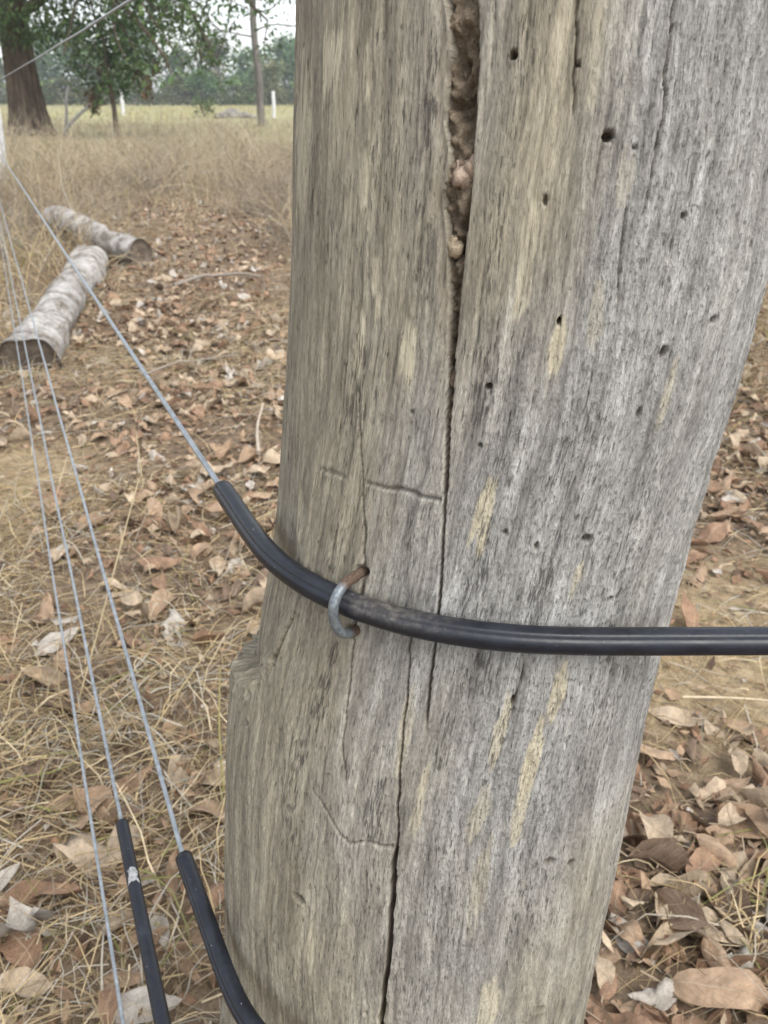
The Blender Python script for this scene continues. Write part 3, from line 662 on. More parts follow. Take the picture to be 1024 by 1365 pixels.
def scatter(n, x0, x1, y0, y1, dens):
    x = rng.uniform(x0, x1, n); y = rng.uniform(y0, y1, n); k = rng.random(n) < dens(x, y); return x[k], y[k]
def off_post(x, y): return ((x+.02)/.235)**2+((y-.36)/.17)**2 > 1
xs, ys = [], []
for n, b in ((1700, (-1.9, 1.6, .35, 2.0)), (5600, (-3.0, 2.6, 2.0, 4.5)), (8200, (-4.2, 3.6, 4.5, 9.5)), (1000, (-5, 4.5, 9.5, 15)), (300, (.2, 1.0, .45, 1.12))):
    x, y = scatter(n, *b, leaf_density); xs.append(x); ys.append(y)
lx, ly = np.concatenate(xs), np.concatenate(ys); ok = off_post(lx, ly); lx, ly = lx[ok], ly[ok]
n = len(lx); lk = rng.choice(len(KINDS), n, p=KW)
ls = rng.normal(.88, .2, n).clip(.45, 1.35)*np.where(rng.random(n) < .3, .6, 1.0)*np.interp(ly, [1.2, 2.5], [1.0, .84]); lyaw = rng.uniform(0, 6.283, n)
tilt = np.abs(rng.normal(0, .30, n)); tdir = rng.uniform(0, 6.283, n); flip = rng.random(n) < .35
def leaf_matrix(i):
    M = Matrix.Rotation(tdir[i], 3, 'Z') @ Matrix.Rotation(tilt[i], 3, 'X') @ Matrix.Rotation(lyaw[i]-tdir[i], 3, 'Z')
    if flip[i]: M = M @ Matrix.Rotation(math.pi, 3, 'X')
    return np.array(M)*ls[i]
pile = rng.random(n)**2*.028*np.clip(leaf_density(lx, ly)*1.3, .1, 1)
lz = np.empty(n); mats_ = []
for i in range(n):
    M = leaf_matrix(i); mats_.append(M); w = KINDS[lk[i]]['V']@M.T
    gzv = ground_z(w[:, 0]+lx[i], w[:, 1]+ly[i]); lz[i] = np.percentile(gzv-w[:, 2], 72)+.0005+pile[i]
vis, dist = seen(lx, ly, lz); score = np.where(vis, ls/dist, -1); order = np.argsort(-score); single = set(order[:290].tolist())
kmesh = {}
S = Soup(); bv, bq, bc, bu, off = [], [], [], [], 0
pos_word = {'tan': 'tan', 'reddish brown': 'reddish brown', 'pale beige': 'pale beige', 'bleached grey': 'bleached grey', 'dark brown': 'dark brown'}
for i in range(n):
    K = KINDS[lk[i]]
    if i in single:
        if lk[i] not in kmesh:
            kmesh[lk[i]] = new_mesh('dead_leaf', K['V'], K['q'], attrs={'tint': np.tile(K['col'], (len(K['V']), 1)), 'leaf_uv': K['uv']}, mats=[LEAF])
        o = link('dead_leaf', kmesh[lk[i]]); M3 = Matrix(mats_[i].tolist()); o.matrix_world = Matrix.Translation((lx[i], ly[i], lz[i])) @ M3.to_4x4()
        sw = 'small' if ls[i] < .7 else ('middling' if ls[i] < 1.0 else 'large')
        side_w = 'right of the split post' if lx[i] > .1 else ('beside the wires' if ly[i] < 2.6 else 'on the leafy track by the logs')
        tag(o, f"{sw} {K['shape']} {K['tint']} dead leaf on the ground {side_w}", 'leaf', f"{sw} {K['shape']} {K['tint']} leaves {side_w}")
    else:
        V = K['V']@mats_[i].T+[lx[i], ly[i], lz[i]]; bv.append(V); bq.append(K['q']+off); off += len(V)
        bc.append(np.tile(K['col']*rng.uniform(.75, 1.25), (len(V), 1))); bu.append(K['uv'])
tag(link('leaf_litter', new_mesh('leaf_litter', np.vstack(bv), np.vstack(bq), attrs={'tint': np.vstack(bc), 'leaf_uv': np.vstack(bu)}, mats=[LEAF])), 'countless small dead leaves strewn over the ground', 'leaf litter', kind='stuff')
# crumbs of broken leaf
xs, ys = [], []
for nn, b in ((12000, (-1.9, 1.6, .35, 2.2)), (28000, (-3.2, 2.6, 2.2, 5)), (26000, (-4.5, 3.5, 5, 11))):
    x, y = scatter(nn, *b, lambda x, y: np.clip(leaf_density(x, y)+.18, 0, 1)); xs.append(x); ys.append(y)
x, y = np.concatenate(xs), np.concatenate(ys); ok = off_post(x, y); x, y = x[ok], y[ok]; n = len(x)
def flakes(x, y, z, size, asp, cols, name, mat, tilt=.4, bend=.25, yaw=None):
    n = len(x); yaw = rng.uniform(0, 6.283, n) if yaw is None else yaw; a = rng.normal(0, tilt, n); b = rng.normal(0, tilt, n)
    ux = np.stack([np.cos(yaw), np.sin(yaw), a], -1); uy = np.stack([-np.sin(yaw), np.cos(yaw), b], -1)
    uz = np.cross(ux, uy); s = size[:, None]; w = (size*asp)[:, None]; c = np.stack([x, y, z], -1); bd = (rng.normal(0, bend, n)*size)[:, None]
    V = np.stack([c-ux*s, c-uy*w+uz*bd, c+ux*s, c+uy*w+uz*bd*.6, ], 1).reshape(-1, 3)
    i = np.arange(n)[:, None]*4; t = np.vstack([i+[0, 1, 2], i+[0, 2, 3]])
    return new_mesh(name, V, None, t, False, {'tint': np.repeat(cols, 4, 0)}, [mat])
FLAKE = mat_tinted('leaf_crumb', .85, .1, .1, .3, 80)
tc = np.array(list(TINTS.values()))[rng.choice(5, n, p=[.3, .25, .15, .05, .25])]*rng.uniform(.5, 1.1, (n, 1))
sz = rng.uniform(.004, .017, n)
tag(link('leaf_crumbs', flakes(x, y, ground_z(x, y)+.006+rng.random(n)*.012, sz, rng.uniform(.25, .7, n), tc, 'leaf_crumbs', FLAKE)), 'crumbled bits of dead leaf on the ground', 'leaf litter', kind='stuff')

# ------------------------------------------------------------------ straw and dry grass
STRAW = mat_tinted('dry_straw', .75, .25, .15, .22, 40)
def ribbons(base, dirs, length, width, droop, cols, name, seg=4, wander=.25, label=None):
    """curved thin blades: base (n,3), initial directions, lengths; drooping towards the ground"""
    n = len(base); P = [base]; d = dirs/np.linalg.norm(dirs, axis=1)[:, None]
    for k in range(seg):
        P.append(P[-1]+d*(length/seg)[:, None]); d = d+np.stack([rng.normal(0, wander, n), rng.normal(0, wander, n), -droop+rng.normal(0, wander*.4, n)], -1); d /= np.linalg.norm(d, axis=1)[:, None]
    P = np.stack(P, 1); gz = ground_z(P[..., 0], P[..., 1]); P[..., 2] = np.maximum(P[..., 2], gz+.003)
    ax = np.cross(dirs, rng.normal(size=(n, 3))); ax /= np.linalg.norm(ax, axis=1)[:, None]+1e-9
    tp = np.linspace(1, .35, seg+1)[None, :, None]
    A = P-ax[:, None]*width[:, None, None]*tp*.5; B = P+ax[:, None]*width[:, None, None]*tp*.5
    V = np.stack([A, B], 2).reshape(-1, 3); m = 2*(seg+1); i = np.arange(n)[:, None]*m
    q = np.vstack([i+[2*k, 2*k+1, 2*k+3, 2*k+2] for k in range(seg)])
    return new_mesh(name, V, q, None, True, {'tint': np.repeat(cols, m, 0)}, [STRAW])
def straw_cols(n, green=.04):
    base = np.array([(.50, .385, .215), (.42, .32, .18), (.58, .48, .31), (.33, .245, .15), (.47, .43, .35)])[rng.integers(0, 5, n)]*rng.uniform(.65, 1.15, (n, 1))
    g = rng.random(n) < green; base[g] = np.array([.27, .27, .10])*rng.uniform(.7, 1.2, (g.sum(), 1)); return base
def straw_density(x, y):
    left = sstep(.3, -.5, x)*1.0
    path = np.exp(-(np.abs(x+.10+.215*y)/(.16+.085*y))**3)*sstep(1.6, 2.4, y)
    d = left*(1-.35*path)+.45*sstep(.2, .5, x)
    d = d*(.25+.95*sstep(.35, .62, fbm(x*2.2+4, y*2.2, 37, 3)))
    d = np.maximum(d, 1.1*np.exp(-((x-.52)/.14)**2-((y-.68)/.12)**2))
    return np.clip(d*(1-.55*soil_patch(x, y)), .03, 1)
xs, ys = [], []
for nn, b in ((40000, (-1.9, 1.5, .35, 2.2)), (40000, (-3.2, 2.4, 2.2, 4.6)), (20000, (-4.6, 3.2, 4.6, 8))):
    x, y = scatter(nn, *b, straw_density); xs.append(x); ys.append(y)
x, y = np.concatenate(xs), np.concatenate(ys); ok = off_post(x, y); x, y = x[ok], y[ok]; n = len(x)
yaw = rng.uniform(0, 6.283, n); el = np.where(rng.random(n) < .78, rng.normal(.08, .12, n), rng.uniform(.3, 1.3, n))
dirs = np.stack([np.cos(yaw)*np.cos(el), np.sin(yaw)*np.cos(el), np.sin(el)], -1)
ln = rng.uniform(.05, .24, n)*np.where(el > .3, .8, 1.0); base = np.stack([x, y, ground_z(x, y)+.003+rng.random(n)*.03*np.clip(straw_density(x, y), .2, 1)], -1)
tag(link('dry_straw', ribbons(base, dirs, ln, rng.uniform(.0012, .0034, n), .30, straw_cols(n), 'dry_straw', 4)), 'tangled dry straw lying over the ground', 'straw', kind='stuff')
# tall dry grass: both sides of the leafy track, then the whole rough field
def tall_density(x, y):
    path = np.exp(-(np.abs(x+.10+.205*y)/(.25+.10*y))**4)*(1-sstep(7.0, 9.5, y))
    d = (1-path)*sstep(3.0, 6.5, y-1.2*sstep(.0, -2.5, x+.2*y)*0)*(.22+.9*sstep(.36, .62, fbm(x*.8, y*.5, 43, 3)))
    rt = sstep(.25, .8, x)*sstep(2.2, 3.4, y)*.8
    return np.clip(np.maximum(d, rt), 0, 1)
xs, ys = [], []
for nn, b in ((14000, (-5, 3.5, 2.6, 6)), (30000, (-8, 4, 6, 11)), (26000, (-15, 6, 11, 20)), (16000, (-26, 8, 20, 36))):
    x, y = scatter(nn, *b, tall_density); xs.append(x); ys.append(y)
x, y = np.concatenate(xs), np.concatenate(ys); n = len(x)
yaw = rng.uniform(0, 6.283, n); el = rng.normal(.95, .35, n)
dirs = np.stack([np.cos(yaw)*np.cos(el), np.sin(yaw)*np.cos(el), np.sin(el)], -1)
ln = rng.uniform(.20, .68, n)*(.5+1.0*sstep(.3, .7, fbm(x*1.1, y*.8, 53, 2)))*np.interp(y, [3, 6, 10, 20, 36], [.6, .85, 1.1, 1.1, .8]); base = np.stack([x, y, ground_z(x, y)], -1)
cols = straw_cols(n, .05); far = sstep(5, 14, y)[:, None]; cols = cols*(1-far)+far*(cols*.4+np.array([.335, .285, .215])*.6)*rng.uniform(.75, 1.25, (n, 1))
tag(link('tall_dry_grass', ribbons(base, dirs, ln, rng.uniform(.003, .007, n)*np.interp(y, [3, 10, 36], [.7, 1.2, 2.4]), .35, cols, 'tall_dry_grass', 3, .2)), 'tall dry brown grass of the rough field', 'grass', kind='stuff')
# bushy clumps of dead brush along both edges of the track
cx_ = np.r_[rng.uniform(-1.6, .3, 34), rng.uniform(-5.5, -2.6, 30), rng.uniform(-9, 2, 46)]; cy_ = np.r_[rng.uniform(5.6, 10.5, 34), rng.uniform(5.5, 11, 30), rng.uniform(9, 18, 46)]
ok = np.abs(cx_+.10+.205*cy_) > np.where(cy_ < 8, .42+.06*cy_, 0); cx_, cy_ = cx_[ok], cy_[ok]
m = 190; x = np.repeat(cx_, m)+rng.normal(0, .17, len(cx_)*m); y = np.repeat(cy_, m)+rng.normal(0, .15, len(cy_)*m); n = len(x)
yaw = rng.uniform(0, 6.283, n); el = rng.normal(1.0, .32, n)
dirs = np.stack([np.cos(yaw)*np.cos(el), np.sin(yaw)*np.cos(el), np.sin(el)], -1)
cols = (np.array([.30, .25, .185])*rng.uniform(.6, 1.4, (n, 1))*np.repeat(rng.uniform(.75, 1.2, (len(cx_), 1)), m, 0)).clip(.05, .6)
tag(link('dead_brush', ribbons(np.stack([x, y, ground_z(x, y)], -1), dirs, rng.uniform(.25, .75, n)*np.repeat(rng.uniform(.6, 1.15, len(cx_)), m), rng.uniform(.002, .005, n), .42, cols, 'dead_brush', 4, .32)), 'clumps of tangled dead brush and grass beside the track', 'brush', kind='stuff')
xs, ys = scatter(27000, -60, 40, 30, 112, lambda x, y: .3+.7*sstep(.4, .6, fbm(x*.15, y*.08, 47, 3)))
n = len(xs); yaw = rng.uniform(0, 6.283, n); el = rng.normal(1.2, .25, n)
dirs = np.stack([np.cos(yaw)*np.cos(el), np.sin(yaw)*np.cos(el), np.sin(el)], -1)
cols = np.array([.42, .385, .20])*rng.uniform(.7, 1.25, (n, 1))*np.array([1, 1, 1])+rng.normal(0, .02, (n, 3)); cols = cols.clip(.05, .7)
tag(link('pale_field_grass', ribbons(np.stack([xs, ys, ground_z(xs, ys)], -1), dirs, rng.uniform(.12, .32, n), rng.uniform(.02, .07, n), .3, cols, 'pale_field_grass', 2, .2)), 'short yellowish grass of the open field', 'grass', kind='stuff')
# single stalks that stand out
STALK = mat_tinted('straw_stalk', .6, .3, .1, .15, 30)
def stalk(label, pts, r, col=(.58, .46, .28)):
    b = np.array(pts[0]); P = spline(np.array(pts)-b, 26); V, q, t = tube(P, np.linspace(r, r*.55, 26), 6, up=(.3, .2, .93) if abs(P[-1, 2]) < .15 else (.9, .3, .1))
    return tag(link('grass_stalk', new_mesh('grass_stalk', V, q, t, attrs={'tint': np.tile(col, (len(V), 1))}, mats=[STALK]), None, tuple(b)), label, 'stalk')
stalk('long pale bent grass stalk rising beside the three low wires', [(-.57, 1.17, .0), (-.52, 1.18, .13), (-.473, 1.19, .257), (-.415, 1.22, .42), (-.405, 1.22, .44), (-.403, 1.22, .525)], .0017, (.62, .51, .32))
stalk('greenish upright grass stem left of the post, beside the fallen hose ends', [(-.26, .95, .0), (-.265, .99, .10), (-.262, 1.03, .19)], .0020, (.36, .32, .13))
stalk('thin dry stem leaning over leaves near the foot of the post', [(-.42, 1.05, .0), (-.36, 1.12, .07), (-.30, 1.2, .13)], .0018, (.45, .36, .19))
stalk('short pale straw standing at the far left below the wires', [(-.62, .74, .0), (-.63, .80, .06), (-.645, .86, .12)], .0020, (.62, .50, .30))
stalk('pale grey twig lying on leaves in the track', [(-.95, 3.05, .03), (-.84, 3.20, .04), (-.80, 3.22, .035), (-.62, 3.34, .03)], .005, (.30, .26, .21))
stalk('long curved grey stick in the leaves on the track', [(-1.22, 4.75, .03), (-1.08, 4.90, .055), (-1.02, 4.93, .05), (-.88, 5.02, .045), (-.74, 5.00, .03)], .012, (.27, .235, .195))
stalk('short straight stick lying beside the post on the track', [(-.39, 2.30, .02), (-.42, 2.5, .03), (-.43, 2.72, .03)], .006, (.50, .42, .33))
stalk('slender dry straw across the bare soil on the right', [(.55, 1.16, .018), (.72, 1.14, .022), (.92, 1.06, .018)], .0024, (.60, .50, .34))


# ------------------------------------------------------------------ trees
FOLI = mat_tinted('foliage', .55, .3, .40, .25, 3)
def limb_paths(start, direction, length, r, depth, seed, spread=.7, droop=.0, kids=3, out=None):
    """a limb and its branches as (path, radii) lists; tips collected for the leaves"""
    rs = np.random.default_rng(seed)
    out = [] if out is None else out
    d = np.array(direction, float); d /= np.linalg.norm(d); P = [np.array(start, float)]; n = 7
    for k in range(n):
        P.append(P[-1]+d*length/n); d = d+rs.normal(0, .13, 3)+np.array([0, 0, -droop]); d /= np.linalg.norm(d)
    P = np.array(P); out.append((P, np.linspace(r, r*.45, n+1), depth))
    if depth > 0:
        for k in range(kids):
            i = rs.integers(2, n+1); dd = d+rs.normal(0, spread, 3); dd[2] += .15-droop
            limb_paths(P[i], dd, length*rs.uniform(.5, .75), r*.5*(1-.05*i), depth-1, int(rs.integers(1e9)), spread, droop, kids, out)
    return out
def branch_soup(paths, mat, name, parent, ns=7):
    S = Soup()
    for P, r, dep in paths:
        V, q, t = tube(P, np.maximum(r, .006), ns if dep > 0 else 5, up=(.31, .2, .93)); S.add(V, q, t)
    return link(name, S.mesh(name, mat), parent)
def leaves_at(C, spread, size, cols, name, parent, per=10, flat=.6, hang=0.0, seed=0):
    rs = np.random.default_rng(seed); m = len(C)*per
    c = np.repeat(C, per, 0)+rs.normal(0, 1, (m, 3))*spread
    nrm = rs.normal(0, 1, (m, 3)); nrm[:, 2] += flat; nrm /= np.linalg.norm(nrm, axis=1)[:, None]
    u = np.cross(nrm, rs.normal(0, 1, (m, 3))); u[:, 2] -= hang; u /= np.linalg.norm(u, axis=1)[:, None]; v = np.cross(nrm, u)
    s = (size*rs.uniform(.6, 1.3, m))[:, None]
    V = np.stack([c-u*s, c-v*s*.45+nrm*s*.15, c+u*s, c+v*s*.45+nrm*s*.15], 1).reshape(-1, 3)
    i = np.arange(m)[:, None]*4; t = np.vstack([i+[0, 1, 2], i+[0, 2, 3]])
    cc = np.array(cols)[rs.integers(0, len(cols), m)]*rs.uniform(.6, 1.3, (m, 1))*np.repeat(rs.uniform(.55, 1.35, len(C)), per)[:, None]
    return link(name, new_mesh(name, V, None, t, False, {'tint': np.repeat(cc, 4, 0)}, [FOLI]), parent)
BARK_BROWN = bark_mat('brown_bark', (.055, .04, .03), (.125, .092, .068), (.215, .165, .125), (5, 5, .7), bump=.08)
BARK_GREY = bark_mat('grey_bark', (.09, .08, .072), (.165, .15, .135), (.25, .235, .215), (7, 7, 1.2), bump=.03)
BARK_PALE = bark_mat('bleached_wood', (.34, .32, .30), (.52, .50, .47), (.62, .60, .57), (7, 7, 1.5), bump=.02)
GREEN = [(.085, .15, .05), (.11, .18, .06), (.15, .21, .075), (.065, .11, .04)]
LIGHTG = [(.12, .18, .06), (.16, .21, .075), (.10, .15, .05)]
OLIVE = [(.12, .13, .055), (.15, .15, .065), (.09, .10, .04)]
DEADL = [(.17, .10, .055), (.22, .135, .075), (.12, .075, .045)]

# the big tree: furrowed trunk, low drooping boughs
bt = empty('big_tree', (-10.45, 26.3, 0), 'big old tree with furrowed brown trunk and low drooping green boughs', 'tree')
n, ns = 40, 48; zt = np.linspace(-.2, 6.5, n); ph = np.arange(ns)/ns*2*math.pi
PHH, KK = np.meshgrid(ph, zt, indexing='ij')
rad = (.43+.20*np.exp(-np.maximum(KK, 0)/.6)-.02*KK)*(1+.16*np.cos(PHH*5+KK*.25)*np.exp(-KK/5)+.09*np.cos(PHH*11+1+KK*.3)+.12*(vnoise(np.cos(PHH)*4+4, np.sin(PHH)*4+KK*.7, 5)-.5))
V = np.stack([rad*np.cos(PHH)+.03*KK, rad*np.sin(PHH), KK], -1).reshape(-1, 3)
link('trunk', new_mesh('trunk', V, grid_quads(ns, n, True), mats=[BARK_BROWN]), bt)
paths = []
boughs = [((.1, -.1, 3.0), (1.0, -.5, .28), 5.5, .17), ((.1, -.2, 3.6), (.9, -.1, .38), 6.5, .20), ((-.1, -.1, 3.2), (-.8, -.4, .4), 5, .17), ((0, 0, 4.6), (.5, -.7, .6), 5.5, .18),
          ((0, .1, 4.4), (-.2, .9, .6), 5, .17), ((0, 0, 5.5), (.5, .2, .9), 6, .2), ((0, 0, 6.0), (-.4, -.1, 1), 6, .22), ((.2, -.1, 4.2), (1, .3, .25), 6.5, .18), ((.0, -.2, 2.7), (.45, -.9, .25), 4.2, .13), ((-.2, 0, 3.9), (-.6, -.9, .2), 4.5, .15)]
for k, (s, d, L, r) in enumerate(boughs): limb_paths(s, d, L, r, 2, 100+k, .55, .045, 4, paths)
paths = [(P[:max(2, int(np.argmax(np.r_[P[:, 2] < 1.7, True])))], r[:max(2, int(np.argmax(np.r_[P[:, 2] < 1.7, True])))], d) for P, r, d in paths if P[0, 2] > 1.7]
branch_soup(paths, BARK_BROWN, 'branch', bt)
tips = np.vstack([P[1:] for P, r, dep in paths if dep <= 1]); tips = tips[tips[:, 2] > .75]
leaves_at(tips, (.30, .30, .26), .095, GREEN+LIGHTG[:1], 'crown', bt, per=13, hang=.5, seed=11)
dead = np.array([(3.75, -1.0, 1.35), (3.9, -1.1, 1.15), (3.55, -1.0, 1.5), (4.15, -1.1, 1.75), (2.7, -1.0, 1.55)])
leaves_at(dead, (.09, .09, .15), .085, DEADL, 'withered_leaves', bt, per=45, hang=1.0, seed=12)
low = np.array([(2.0, -1.6, 2.3), (2.6, -1.5, 2.45), (3.1, -1.3, 2.2), (3.5, -1.2, 2.05), (4.0, -1.3, 2.1), (4.4, -1.2, 2.5), (1.5, -1.5, 2.6), (4.9, -1.1, 2.7), (2.2, -1.2, 2.0), (-.8, -1.4, 2.3), (-1.4, -1.3, 2.0), (-.2, -1.6, 2.6), (3.8, -1.2, 1.75), (5.2, -1, 3.0)]+[(random.uniform(-1.6, 4.9), random.uniform(-2, 1.2), random.uniform(2.4, 4.2)) for _ in range(120)])
leaves_at(low, (.38, .3, .22), .075, GREEN+LIGHTG, 'bough_leaves', bt, per=70, hang=.6, seed=13)

# grey neighbour trunk just left of it, mostly out of frame
gt = empty('grey_tree', (-11.9, 26.0, 0), 'pale grey tree trunk standing close beside the big brown trunk', 'tree')
V, q, t = rough_pole([(0, 0, -.2), (-.05, 0, 1.5), (.05, 0, 3.2), (-.1, .1, 5)], [.24, .2, .18, .13], 18, 21); link('trunk', new_mesh('trunk', V, q, t, mats=[BARK_GREY]), gt)
gp = []
for k, (d, z) in enumerate((((-.7, -.3, .6), 3.0), ((-.3, .6, .7), 3.8), ((-.6, .1, .9), 4.5))): limb_paths((-.05, 0, z), d, 2.6, .07, 1, 300+k, .5, .02, 3, gp)
branch_soup(gp, BARK_GREY, 'branch', gt)
leaves_at(np.vstack([P[3:] for P, r, d in gp]), (.25, .25, .2), .09, OLIVE+GREEN, 'crown', gt, per=9, seed=22)

# sapling under the boughs
sa = empty('sapling', (-7.35, 24.4, 0), 'young sapling with straight thin stem and dark leafy crown in the dry grass', 'tree')
V, q, t = rough_pole([(0, 0, -.1), (.02, 0, .8), (-.03, 0, 1.7), (0, 0, 2.4)], [.075, .065, .05, .02], 12, 31); link('trunk', new_mesh('trunk', V, q, t, mats=[BARK_BROWN]), sa)
sp2 = []
for k in range(9):
    a = k*2.4; limb_paths((0, 0, 1.0+.14*k), (math.cos(a), math.sin(a), .35), (.95 if k % 3 else .6)-.04*k, .022, 1, 400+k, .5, .03, 3, sp2)
branch_soup(sp2, BARK_BROWN, 'branch', sa)
leaves_at(np.vstack([P[2:] for P, r, d in sp2]), (.12, .12, .12), .085, [(.065, .115, .045), (.095, .15, .055), (.12, .175, .065)], 'crown', sa, per=4, hang=.4, seed=33)
leaves_at(np.array([(-.42, -.3, 1.02), (-.40, -.3, .86), (-.38, -.3, .72)]), (.10, .1, .09), .085, DEADL, 'withered_leaves', sa, per=40, hang=1., seed=34)

# slim bare tree
sl = empty('slim_tree', (-4.68, 34.0, 0), 'slim straight grey tree with nearly bare twigs in the open field', 'tree')
V, q, t = rough_pole([(0, 0, -.2), (.02, 0, 1.5), (-.06, 0, 3.2), (.02, 0, 5.0), (.1, 0, 8)], [.17, .135, .12, .10, .05], 14, 41, n=60); link('trunk', new_mesh('trunk', V, q, t, mats=[BARK_GREY]), sl)
sl2 = []
for k, (d, z, L) in enumerate((((.9, -.1, .28), 3.15, 2.2), ((-.9, -.2, .15), 2.95, 1.7), ((-.7, .3, .5), 3.9, 2.0), ((.6, .5, .5), 4.4, 2.2), ((-.5, -.5, .7), 5.2, 2.0), ((.6, -.4, .7), 5.9, 1.8), ((.8, .2, .1), 3.7, 1.4))): limb_paths((-.04, 0, z), d, L, .035, 2, 500+k, .55, -.01, 3, sl2)
branch_soup(sl2, BARK_GREY, 'branch', sl, 5)
leaves_at(np.vstack([P[4:] for P, r, d in sl2 if d == 0]), (.16, .16, .14), .065, OLIVE, 'crown', sl, per=2, seed=44)

# bleached fallen branch beside the big trunk
fb = empty('fallen_branch', (-9.55, 26.6, 0), 'bleached bare forked branch propped beside the big trunk', 'branch')
S = Soup()
for P_, r in (([(0, 0, .0), (.12, 0, .5), (.2, 0, 1.0), (.34, .1, 1.45)], .06), ([(.02, -.1, .1), (.45, -.1, .48), (.95, -.1, .80), (1.5, 0, 1.05)], .06), ([(.8, -.1, .7), (1.0, -.05, 1.05), (1.25, 0, 1.3)], .035), ([(.17, 0, .8), (0, 0, 1.15)], .03)):
    P_ = spline(P_, 16); V, q, t = tube(P_, np.linspace(r, r*.5, 16), 8, up=(.1, .9, .2)); S.add(V, q, t)
link('bare_wood', S.mesh('bare_wood', BARK_PALE), fb)

# small things in the open field
def bush(name, label, loc, r, h, cols, seed, size=.09, per=260):
    root = empty(name, loc, label, 'bush'); rs = np.random.default_rng(seed)
    S = Soup()
    for k in range(7):
        a = rs.uniform(0, 6.28); P_ = spline([(0, 0, 0), (math.cos(a)*r*.4, math.sin(a)*r*.4, h*.5), (math.cos(a)*r*.8, math.sin(a)*r*.8, h*.9)], 8); V, q, t = tube(P_, np.linspace(.02, .008, 8), 5, up=(.3, .5, .4)); S.add(V, q, t)
    link('stem', S.mesh('stem', BARK_BROWN), root)
    C = np.array([(rs.uniform(-.7, .7)*r, rs.uniform(-.6, .6)*r, h*rs.uniform(.2, .85)) for _ in range(6)])
    leaves_at(C, (r*.3, r*.3, h*.18), size, cols, 'foliage', root, per=per//6, seed=seed+1); return root
bush('bush', 'small green bush alone in the yellow field', (-9.7, 48.5, 0), .62, 1.0, LIGHTG, 61)
tm = empty('rock_mound', (-7.93, 47.5, 0), 'low grey mound of stones and dry brush in the field', 'mound')
MOUND = bark_mat('mound_stone', (.13, .12, .105), (.26, .245, .22), (.36, .345, .32), (3, 3, 3), bump=.05)
for k, (dx, dy, r) in enumerate(((-.55, 0, .30), (.05, -.2, .38), (.55, .1, .30), (-.2, .3, .42), (-.9, .2, .2), (.95, -.1, .2), (.3, -.35, .22), (-.35, -.3, .2))):
    u = np.linspace(0, 2*math.pi, 16, endpoint=False); v = np.linspace(.05, math.pi-.05, 10); U, Vv = np.meshgrid(u, v, indexing='ij')
    q = 1+(vnoise(np.cos(U)*2+k*5, np.sin(U)*2+Vv*1.8, k)-.5)*.7
    D = np.stack([np.cos(U)*np.sin(Vv)*r, np.sin(U)*np.sin(Vv)*r, np.cos(Vv)*r*.75], -1)*q[..., None]+[dx, dy, r*.3]
    link('stone', new_mesh('stone', D.reshape(-1, 3), grid_quads(16, 10, True), mats=[MOUND]), tm)

# far treeline
def far_tree(label, x, y, h, w, cols, seed, trunk=True, m=620, size=.36):
    rs = np.random.default_rng(seed); root = empty('far_tree', (x, y, 0), label, 'tree', 'trees of the far treeline')
    lob = []
    for k in range(11):
        a = rs.uniform(0, 6.28); rr = rs.uniform(.1, .75)*w/2; z0 = rs.uniform(.30 if trunk else .12, .88)*h
        rr *= 1.05-.55*(z0/h); lob.append((math.cos(a)*rr, math.sin(a)*rr, z0))
    lob.append((0, 0, h*.88)); lob = np.array(lob)
    tr = []
    for k in range(4 if trunk else 3): limb_paths((0, 0, -.2), (rs.normal(0, .25), rs.normal(0, .25), 1), h*.75, h*.022, 1, int(rs.integers(1e9)), .4, 0, 2, tr)
    branch_soup(tr, BARK_GREY if seed % 3 else BARK_PALE, 'trunk', root, 5)
    leaves_at(lob, (w*.115, w*.115, h*.072), size, cols, 'crown', root, per=m//12*2, flat=.8, seed=seed+1)
    return root
kinds = [('dark blue-green rounded tree in the far treeline', [(.115, .20, .085), (.15, .24, .10)]), ('mid green leafy tree in the far treeline', [(.14, .215, .075), (.17, .25, .09)]),
         ('pale olive tree in the far treeline', [(.20, .21, .105), (.24, .245, .13), (.16, .18, .085)]), ('fresh light green tree in the far treeline', [(.16, .23, .075), (.19, .26, .09)])]
rs = np.random.default_rng(5); i = 0
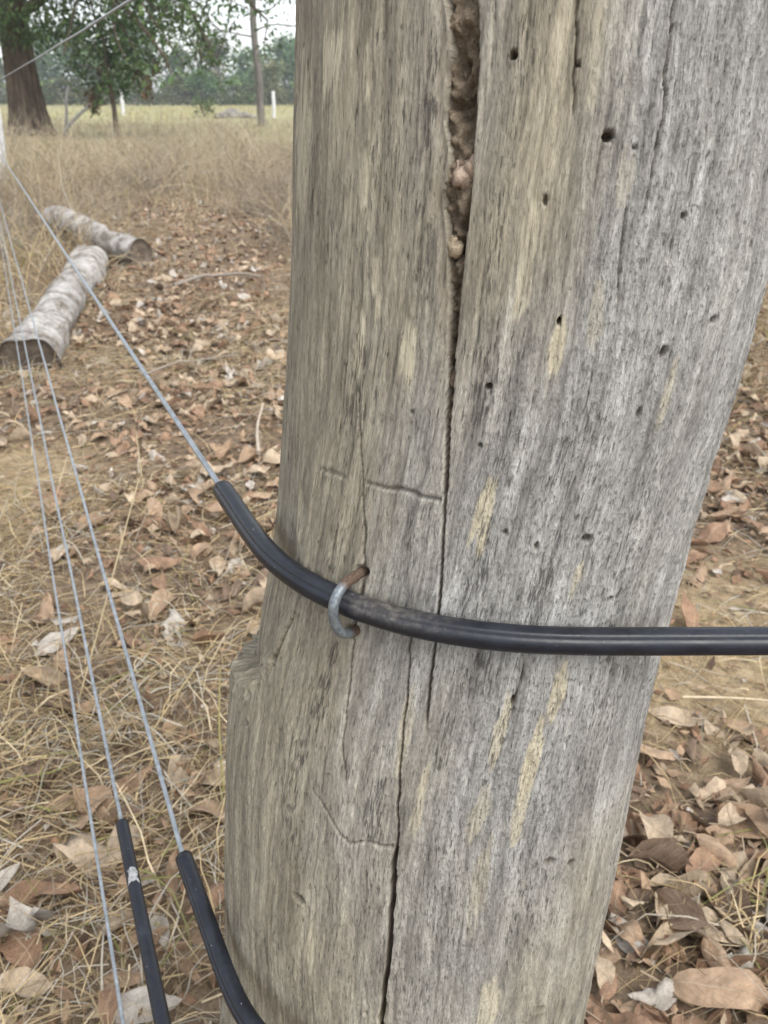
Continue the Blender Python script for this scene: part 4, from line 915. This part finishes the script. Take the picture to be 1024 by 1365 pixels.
for xx in np.arange(-84, 78, 5.2):
    kd = [0, 0, 1, 0, 1, 2][i % 6]; hh = rs.uniform(6.8, 11.4)*(1.1 if kd == 0 else .9)
    far_tree(('tall ' if hh > 11 else 'middling ' if hh > 9 else 'short ')+kinds[kd][0].replace('in the far', 'rising at the back of the far'), xx+rs.uniform(-1.5, 1.5), rs.uniform(138, 150), hh, rs.uniform(7.5, 10.5), kinds[kd][1], 700+i, True, 800, .42); i += 1
for xx in np.arange(-80, 76, 4.7):
    kd = [2, 1, 3, 2, 0, 1, 2, 3][i % 8]
    hh = rs.uniform(3.2, 6.2)
    far_tree(('higher ' if hh > 4.7 else 'squat ')+kinds[kd][0].replace('in the far', 'along the front of the far'), xx+rs.uniform(-1.2, 1.2), rs.uniform(116, 126), hh, rs.uniform(5.5, 8), kinds[kd][1], 900+i, False, 560, .32); i += 1
xs = rng.uniform(-90, 85, 5600); ys_ = rng.uniform(114, 150, 5600); zz_ = rng.uniform(.1, 1.9, 5600)*(.6+.8*vnoise(xs*.2, ys_*.1, 8))
ug = leaves_at(np.stack([xs, ys_, zz_], -1), (.5, .5, .25), .30, [(.06, .085, .035), (.10, .11, .05), (.14, .14, .075)], 'undergrowth', None, per=5, seed=77)
tag(ug, 'dense undergrowth at the foot of the far treeline', 'undergrowth', kind='stuff')

# ------------------------------------------------------------------ the air
HX, HY, H0, H1 = 760, 760, -2.0, 16.0
hv = np.array([(x, y, z) for x in (-HX, HX) for y in (-HY, HY) for z in (H0, H1)], float)
hq = np.array([(0, 1, 3, 2), (4, 6, 7, 5), (0, 4, 5, 1), (2, 3, 7, 6), (0, 2, 6, 4), (1, 5, 7, 3)])
hm = bpy.data.materials.new('hazy_air'); hm.use_nodes = True; ht = hm.node_tree; ht.nodes.clear()
pv = ht.nodes.new('ShaderNodeVolumePrincipled'); ho = ht.nodes.new('ShaderNodeOutputMaterial')
pv.inputs['Color'].default_value = (.90, .95, 1.0, 1); pv.inputs['Density'].default_value = .0011; pv.inputs['Anisotropy'].default_value = .2
ht.links.new(pv.outputs[0], ho.inputs['Volume'])
haze = link('haze', new_mesh('haze', hv, hq, smooth=False, mats=[hm])); tag(haze, 'thin pale haze in the air over the field', kind='stuff')
